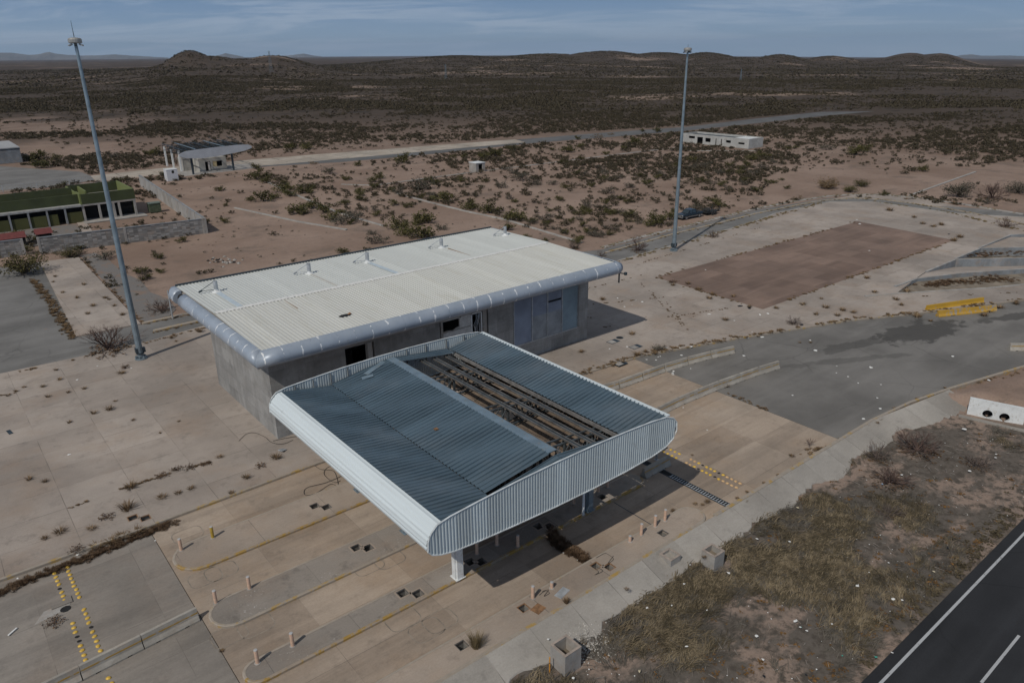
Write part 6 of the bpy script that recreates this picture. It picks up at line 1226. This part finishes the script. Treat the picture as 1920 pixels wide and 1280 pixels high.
def wlabel(px, py):
    if py > 840 and px < 560: return 'dry brown weed tuft in the slab joints left of the canopy'
    if px < 560 and py > 640: return 'small dry weed in the apron joints by the left light mast'
    if px < 560: return 'small dry weed on the parking pad or the road kerb at left'
    if px > 1030 and py > 700: return 'dry weed tuft beside the lanes right of the canopy'
    if py > 610: return 'brown weed tuft at the kerb of the exit road'
    return 'brown weed tuft on the slabs round the brown yard'
def wz(x, y): return -0.16 if (inside(LANES, [x], [y])[0] or inside(ROAD, [x], [y])[0]) else (0.10 if inside(PADS, [x], [y])[0] else 0.0)
for px, py, w in TUFTS:
    x, y = P(px, py); s = width(px, py, w)*1.0; me = random.choice(TD if (w > 20 and random.random() < 0.6) else TM)
    put(me, 'weed_tuft', x, y, wz(x, y), s, wlabel(px, py), 'weed', 'weed tufts in the joints', s*random.uniform(0.5, 0.8))
put(tuft_mesh('weed_tuft', 77, L_STRAW, 260, 1.15, 0.55, 0.010), 'grass_clump', *P(893, 1212), 0.0, width(893, 1212, 34), 'tall straw coloured grass clump growing from a pit on the outer island', 'grass clump', None)
put(tuft_mesh('weed_tuft', 78, L_TUFT, 90, 0.9, 0.5, 0.025), 'grass_clump', *P(1062, 1130), 0.0, width(1062, 1130, 16), 'brown weed clump at the kerb edge of the outer island', 'grass clump', None)
PRT = []
for i in range(4):
    me = TM[i]; V = np.array([v.co[:] for v in me.vertices]); F = [list(p.vertices) for p in me.polygons]; PRT.append((V, np.array([f if len(f) == 4 else f+[f[-1]] for f in F if len(f) == 4])))
def strip(lines, per, w, size, name, label, m, gap=0.35, z=0.0, hz=0.55):
    X = []; Y = []; Z_ = []
    for l in lines:
        for (xa, ya), (xb, yb_) in zip(l[:-1], l[1:]):
            L = math.hypot(xb-xa, yb_-ya); n = max(1, int(L*per)); t = RNG.random(n); x = xa+(xb-xa)*t; y = ya+(yb_-ya)*t
            ok = sstep(gap-0.04, gap+0.14, fbm(x/2.2+7, y/2.2, 3)) > RNG.random(n)
            X.append((x+RNG.normal(0, w, n))[ok]); Y.append((y+RNG.normal(0, w, n))[ok])
    X = np.concatenate(X); Y = np.concatenate(Y); zz = np.array([wz(a, b) for a, b in zip(X, Y)]) if z is None else np.full(len(X), z)
    o = stuff(mass(name, X, Y, RNG.uniform(0.5, 1.2, len(X))*size, PRT, m, zz, hz)); return tag(o, label, 'weeds')
kp = [(2, 48.65), (11, 48.9)]
strip([PP([(0, 1112), (60, 1085), (120, 1062), (180, 1038), (240, 1014), (290, 992), (330, 978)], -0.16)]*2, 14, 0.22, 0.65, 'weed_row', 'dense weeds in the gutter left of the toll islands', L_BROWN, 0.25, -0.16)
strip([PP([(225, 918), (300, 893), (400, 865)], 0), PP([(228, 917), (300, 893), (395, 866)], 0), PP([(225, 918), (300, 893), (390, 867)], 0), PP([(100, 962), (165, 940)], 0), PP([(0, 742), (65, 730)], 0), PP([(310, 1260), (350, 1240), (420, 1220)], -.16)], 5, 0.07, 0.4, 'weed_row', 'thin weeds along the slab joints at left', L_TUFT, 0.36, None)
strip([PP([(60, 525), (90, 560), (115, 600), (140, 635)], 0)], 9, 0.3, 0.85, 'weed_row', 'rusty weeds along the left kerb of the parking pad', L_TUFT, 0.25, 0.0)
strip([PP([(0, 706), (110, 679), (160, 668), (215, 657), (300, 636), (395, 612)], 0), PP([(160, 490), (200, 530), (265, 606)], 0), [(18, 93.0), (24, 93.2)], [(18, 89.3), (24.5, 89.4)]], 4, 0.2, 0.6, 'weed_row', 'weeds along the road edges by the left light mast', L_TUFT, 0.33, 0.0)
strip([PP([(1160, 490), (1260, 462), (1420, 415), (1540, 380)], 0), mid, outk, PP([(1640, 378), (1780, 398), (1920, 433)], 0)]*2, 2.6, 0.3, 0.75, 'weed_row', 'straw weeds along the perimeter road kerbs', L_STRAW, 0.33, 0.0)
strip([[(79.3, 65.9), (78.5, 48.1), (133, 47.8)], [(79.4, 66.0), (135.6, 65.6)]], 2.2, 0.18, 0.7, 'weed_row', 'weeds round the edge of the brown yard', L_TUFT, 0.36, 0.0)
strip([[(44, 48.8), (56.4, 47.9), (62, 46.2), (68.9, 44.1), (76, 41.7), (83.2, 39.3), (89.8, 36.1), (106.7, 29.1)]], 5, 0.25, 0.7, 'weed_row', 'brown weeds along the yellow kerb of the exit road', L_TUFT, 0.34, 0.0)
strip([[(37.9, 25.1), (53, 25.1), (66, 24.6), (72, 23.5), (90, 18)]], 3, 0.16, 0.55, 'weed_row', 'weeds along the kerb above the concrete bank', L_TUFT, 0.40, -0.1)
strip([[(58, 74), (78, 71)], [(60, 68.5), (79, 68)], [(62, 64), (76, 58)], [(60, 60), (70, 52)], [(57, 57), (76, 51)], [(84, 72.5), (118, 74.6)], [(66, 50), (76, 66)], [(64, 47), (72, 58)], [(95, 40), (110, 30)]], 2.0, 0.08, 0.42, 'weed_row', 'sparse weeds in the slab joints right of the building', L_TUFT, 0.42, 0.0)
strip([PP([(1031, 1000), (1050, 1022), (1068, 1036)], -0.16), PP([(1068, 1030), (1085, 1042), (1100, 1052)], -0.16)]*2, 20, 0.15, 0.9, 'weed_row', 'tall rusty grass across the lane in front of the canopy', L_BROWN, 0.2, -0.16, 0.9)
strip([PP([(1690, 545), (1760, 530), (1880, 520)], -0.2), PP([(1720, 538), (1900, 524)], -0.3), PP([(1810, 482), (1920, 474)], -0.5)]*2, 3, 0.7, 1.0, 'weed_row', 'dry growth in the beds under the dock walls', L_BROWN, 0.33, -0.3)
strip([PP([(1280, 936), (1320, 950)], -.1), PP([(1500, 850), (1540, 838)], -.1), PP([(1365, 738), (1440, 770)], -.16)], 5, 0.2, 0.6, 'weed_row', 'weeds at the lane joints right of the canopy', L_TUFT, 0.36, -0.16)
# ------------------------------------------------------------------ verge grass between the bank and the highway
def lying(seed, n=26):
    rg = random.Random(seed); V = []; F = []
    for i in range(n):
        b = Vector((rg.gauss(0, .28), rg.gauss(0, .22), 0)); a = rg.gauss(0, 0.42); L = rg.uniform(0.5, 1.15); d = Vector((math.cos(a), math.sin(a), 0)); s = Vector((-d.y, d.x, 0))*rg.uniform(0.010, 0.020); h = rg.uniform(0.15, 0.42)
        q = [b, b+d*L*0.4+Vector((0, 0, h)), b+d*L+Vector((0, 0, h*rg.uniform(0.1, 0.9)))]; o = len(V)
        V += [q[0]-s, q[0]+s, q[1]+s, q[1]-s, q[2]+s*0.4, q[2]-s*0.4]; F += [(o, o+1, o+2, o+3), (o+3, o+2, o+4, o+5)]
    return np.array([v[:] for v in V]), np.array(F)
LIE = [lying(i) for i in range(5)]
def verge(n, m, name, label, size, ydist, thr, hz, protos=PRT):
    X = RNG.uniform(6, 100, n); Y = 12.4+(kerbY(X)-2.0-12.4)*RNG.random(n)**ydist
    f = fbm(X/5.5+4, Y/5.5, 4)+0.20*sstep(2.5, 10, Y-12)-0.06-0.17*sstep(34, 62, X)+0.05*(1-sstep(22, 34, X)); k = (f > thr+RNG.normal(0, 0.035, n)) & (kerbY(X)-Y > 2.0) & ~((X > 67.2) & (X+(Y-19)*0.35 > 67.6)) & (np.hypot(X-21.4, Y-22.0) > 1.5) & (np.hypot(X-34.3, Y-22.2) > 1.3)
    X, Y = X[k], Y[k]; o = stuff(mass(name, X, Y, RNG.uniform(0.5, 1.25, len(X))*size, protos, m, None, hz, 0.4)); return tag(o, label, 'grass')
V_OLIVE = leaf_mat('verge_olive', (0.07, 0.058, 0.036), (0.135, 0.106, 0.066), rnd=False); V_STRAW = leaf_mat('verge_straw', (0.155, 0.12, 0.075), (0.29, 0.232, 0.15), rnd=False); V_RUST = leaf_mat('verge_rust', (0.125, 0.067, 0.025), (0.225, 0.125, 0.045), rnd=False)
V_GREY = leaf_mat('verge_grey', (0.09, 0.08, 0.066), (0.17, 0.15, 0.125), rnd=False)
verge(4200, V_OLIVE, 'dry_grass', 'olive dry grass matted along the foot of the bank', 0.95, 0.6, 0.52, 0.6, LIE)
verge(5200, V_STRAW, 'dry_grass', 'straw coloured grass clumps in the ditch', 0.9, 0.6, 0.525, 0.6, LIE)
verge(1500, V_RUST, 'dry_grass', 'rusty low weeds dotted over the verge', 0.5, 1.5, 0.36, 0.5, [(V_, F_) for V_, F_ in PR2])
verge(6000, V_GREY, 'dry_grass', 'grey dead grass lying over the verge', 0.85, 0.8, 0.48, 0.45, LIE)
XH = RNG.uniform(20, 90, 700); YH = 11.8+np.abs(RNG.normal(0, 0.8, 700)); kk = fbm(XH/4, YH/4+8, 3) > 0.45
tag(stuff(mass('dry_grass', XH[kk], YH[kk], RNG.uniform(0.3, 0.75, kk.sum()), [(V_, F_) for V_, F_ in PR2], V_OLIVE, None, 0.5)), 'low brown weeds along the highway shoulder', 'grass')
# pebbles and chips by the largest concrete box
mb = MB()
def chip(c, s, rg=random):
    v = []
    for i in range(6): a = i*1.047+rg.random()*0.5; v.append((c[0]+math.cos(a)*s*rg.uniform(.6, 1), c[1]+math.sin(a)*s*rg.uniform(.6, 1), c[2]+0.2*s*rg.random()))
    v.append((c[0], c[1], c[2]+s*rg.uniform(.4, .8))); return v, [(i, (i+1) % 6, 6) for i in range(6)]
for i in range(520):
    x, y = P(random.gauss(1112, 22), random.gauss(1205, 17), -0.75); mb.add(*chip((x, y, TZ(x, y)+0.05), random.uniform(0.03, 0.08)))
tag(stuff(mb.build('rubble_chips', plain('pale_chips', (0.36, 0.34, 0.31), 0.9, var=0.5, scale=3))), 'pale stone chips heaped behind the largest concrete box', 'rubble')
# ash heap on the sand
o = thing('burnt_heap', 'small heap of burnt debris and pale rubble on the sand behind the roof', 'rubble heap', (*P(420, 489), 0))
for nm_, mt, n, rr in (('pale_rubble', C_PLAIN, 26, 1.6), ('charred_rubble', M_DARK, 16, 1.2)):
    mb = MB()
    for i in range(n): x, y = P(420+random.gauss(0, 14), 489+random.gauss(0, 3.0)); mb.add(*chip((x, y, -0.03), random.uniform(0.15, 0.4)))
    stuff(mb.build(nm_, mt, o))
# ------------------------------------------------------------------ litter
M_LIT = plain('litter_white', (0.72, 0.72, 0.70), 0.7, var=0.08); M_LITB = plain('litter_blue', (0.25, 0.36, 0.5), 0.6); M_LITG = plain('litter_teal', (0.06, 0.32, 0.25), 0.6); M_LITT = plain('litter_tan', (0.55, 0.48, 0.33), 0.8); M_LITK = plain('litter_black', (0.015, 0.015, 0.016), 0.5)
def scrap(seed, m):
    rg = random.Random(seed); mb = MB(); n = 9; v = [(math.cos(i*6.283/n)*rg.uniform(.55, 1.1), math.sin(i*6.283/n)*rg.uniform(.35, .75), rg.uniform(0.0, 0.28)) for i in range(n)]+[(0.05, 0, rg.uniform(.2, .5))]
    v += [(a*0.96, b_*0.96, 0.0) for a, b_, c in v[:n]]
    mb.add(v, [(i, (i+1) % n, n) for i in range(n)]+[(n+1+i, n+1+(i+1) % n, (i+1) % n, i) for i in range(n)]); me = bpy.data.meshes.new('litter_scrap'); me.from_pydata(mb.v, [], mb.f); me.materials.append(m); return me
LM = {'w': [scrap(i, M_LIT) for i in range(5)], 'b': [scrap(7, M_LITB)], 'g': [scrap(8, M_LITG)], 't': [scrap(9, M_LITT)], 'k': [scrap(11, M_LITK)]}
LT = [(1297, 650, 6), (1429, 632, 11), (1402, 634, 4), (1346, 640, 4), (1410, 622, 4), (1519, 638, 6), (1529, 657, 12), (1395, 667, 9), (1554, 604, 5), (1786, 668, 8), (1633, 689, 13), (1569, 686, 4), (1568, 699, 4), (1590, 706, 6), (1609, 718, 5), (1652, 721, 5), (1645, 746, 6), (1486, 741, 6), (1650, 766, 8), (1619, 785, 10), (1854, 713, 9), (1808, 807, 12), (1326, 806, 5), (1330, 589, 8), (1323, 506, 5), (1377, 601, 5), (1143, 654, 6), (1176, 650, 7), (1212, 674, 6), (1230, 675, 6), (1234, 669, 5), (1238, 668, 5), (1254, 657, 6), (1249, 652, 8), (1278, 666, 8), (1296, 650, 8), (1274, 652, 7), (1324, 638, 6), (1346, 640, 5), (1403, 634, 6), (1335, 659, 6), (1263, 696, 8), (1261, 699, 8), (1262, 702, 8), (1295, 691, 5), (1281, 764, 5), (1158, 559, 6), (1171, 575, 6), (1192, 563, 5), (1204, 566, 8), (1185, 571, 3),
      (1495, 955, 8, 't'), (1480, 1017, 7), (1419, 1013, 7), (1366, 1076, 10), (1607, 1102, 11), (1673, 1128, 11), (1690, 1132, 7), (1665, 1058, 5), (1629, 1075, 4), (1491, 1167, 12), (1500, 1180, 7), (1418, 1196, 11), (1512, 1187, 7), (1468, 1132, 4, 't'), (1325, 1148, 5), (1287, 1214, 8), (1749, 1078, 8, 't'), (1690, 893, 7), (1654, 911, 7, 'b'), (1817, 886, 8), (1866, 861, 6), (1867, 854, 5), (1578, 1235, 6, 'g'), (1641, 1238, 9, 'g'), (1501, 1180, 5, 'g'), (1293, 1066, 5), (1282, 1097, 7), (1559, 1174, 6), (1671, 1230, 6), (1530, 1260, 5), (1430, 1240, 8), (1432, 1270, 10, 'k'), (1510, 1270, 8, 'k'), (1776, 1031, 8, 'k'), (1028, 1213, 8), (1213, 1142, 9), (1259, 1139, 6), (1104, 1259, 5), (1075, 1275, 9), (1199, 1261, 11, 't'), (1057, 1036, 8), (1083, 1049, 6), (1011, 1091, 3, 'k'),
      (129, 852, 8), (145, 712, 7), (183, 686, 5), (246, 690, 5), (145, 1039, 10), (165, 1041, 8), (33, 1084, 6), (291, 1013, 5), (1503, 609, 14, 'k'), (1612, 420, 8), (1606, 412, 6), (1630, 470, 5), (1440, 588, 9), (1425, 590, 9), (1387, 574, 16, 'k'), (1405, 578, 14, 'k'), (1779, 439, 8, 'k'), (1500, 572, 5, 't'), (1508, 572, 5, 't')]
def llabel(px, py, k):
    c = {'w': 'white scrap of litter', 'b': 'blue scrap of litter', 'g': 'teal scrap of litter', 't': 'tan scrap of litter', 'k': 'black scrap of rubbish'}[k]
    if k == 'k' and px == 1503: return 'black rubbish bag at the kerb of the exit road'
    if k == 'k' and px in (1387, 1405): return 'black scrap of rubbish at the near corner of the brown yard'
    x, y = P(px, py, -0.16)
    if px < 400: return c+' on the left part of the apron or its gutter'
    if inside(ROAD, [x], [y])[0]: return c+(' near the barrier rows on the exit road' if px < 1420 else ' out on the open asphalt of the exit road')
    if float(kerbY(x))-y > 1.5: return c+(' in the dry grass near the largest concrete box' if px < 1320 else ' on the verge between bank and highway')
    if py < 600: return c+' on the slabs round the brown yard'
    return c+' lying on the lanes or apron near the canopy'
for t in LT:
    px, py, w = t[:3]; k = t[3] if len(t) > 3 else 'w'; x, y = P(px, py, -0.16)
    v = float(kerbY(x))-y > 1.5 and x < 110
    if v: x, y = P(px, py, -0.75); z = TZ(x, y)+0.22
    else: z = wz(x, y); x, y = P(px, py, z)
    s = width(px, py, w)*0.40; o = put(random.choice(LM[k]), 'litter_scrap', x, y, z+0.01, s, llabel(px, py, k), 'litter', 'litter', s*0.7)
mb = MB(); a = P(16, 1192, -.16); b_ = P(32, 1178, -.16); mb.bar((a[0], a[1], -0.1), (b_[0], b_[1], -0.1), 0.09, 0.05); tag(mb.build('white_batten', M_LIT), 'white batten lying on the approach slab at the left edge', 'batten')

# fallen twigs and small paper specks blown over the verge
mb = MB()
for i in range(420):
    x = random.uniform(18, 66); y = 12.3+(float(kerbY(x))-2.4-12.3)*random.random(); z = TZ(x, y)+0.06; a = random.random()*3.14; l = random.uniform(0.15, 0.6); mb.bar((x, y, z), (x+l*math.cos(a), y+l*math.sin(a), z+random.uniform(0, .08)), 0.018)
tag(stuff(mb.build('fallen_twigs', plain('grey_twigs', (0.27, 0.24, 0.21), 0.9, var=0.4, scale=2))), 'pale dead twigs strewn over the verge', 'twigs')
mb = MB()
for i in range(200):
    x = random.uniform(20, 70); y = 12.3+(float(kerbY(x))-2.2-12.3)*random.random(); mb.add(*chip((x, y, TZ(x, y)+0.08), random.uniform(0.02, 0.055)))
tag(stuff(mb.build('litter_specks', M_LIT)), 'tiny white specks of rubbish over the verge', 'litter specks')
# ------------------------------------------------------------------ air: thin haze that only shows over many kilometres
mb = MB(); mb.box(-52000, 52000, -52000, 52000, -1180, 700); hz = mb.build('haze', [])
hm = bpy.data.materials.new('haze_air'); hm.use_nodes = True; hn = NT(hm.node_tree); hm.node_tree.nodes.remove(hm.node_tree.nodes['Principled BSDF'])
pv = hn.node('ShaderNodeVolumePrincipled', None, {'Color': (0.62, 0.78, 1.0), 'Density': 1.8e-5, 'Anisotropy': 0.1}); hm.node_tree.links.new(pv.outputs[0], hm.node_tree.nodes['Material Output'].inputs['Volume'])
hz.data.materials.append(hm); stuff(hz); hz['label'] = 'thin bluish air over the whole plain'
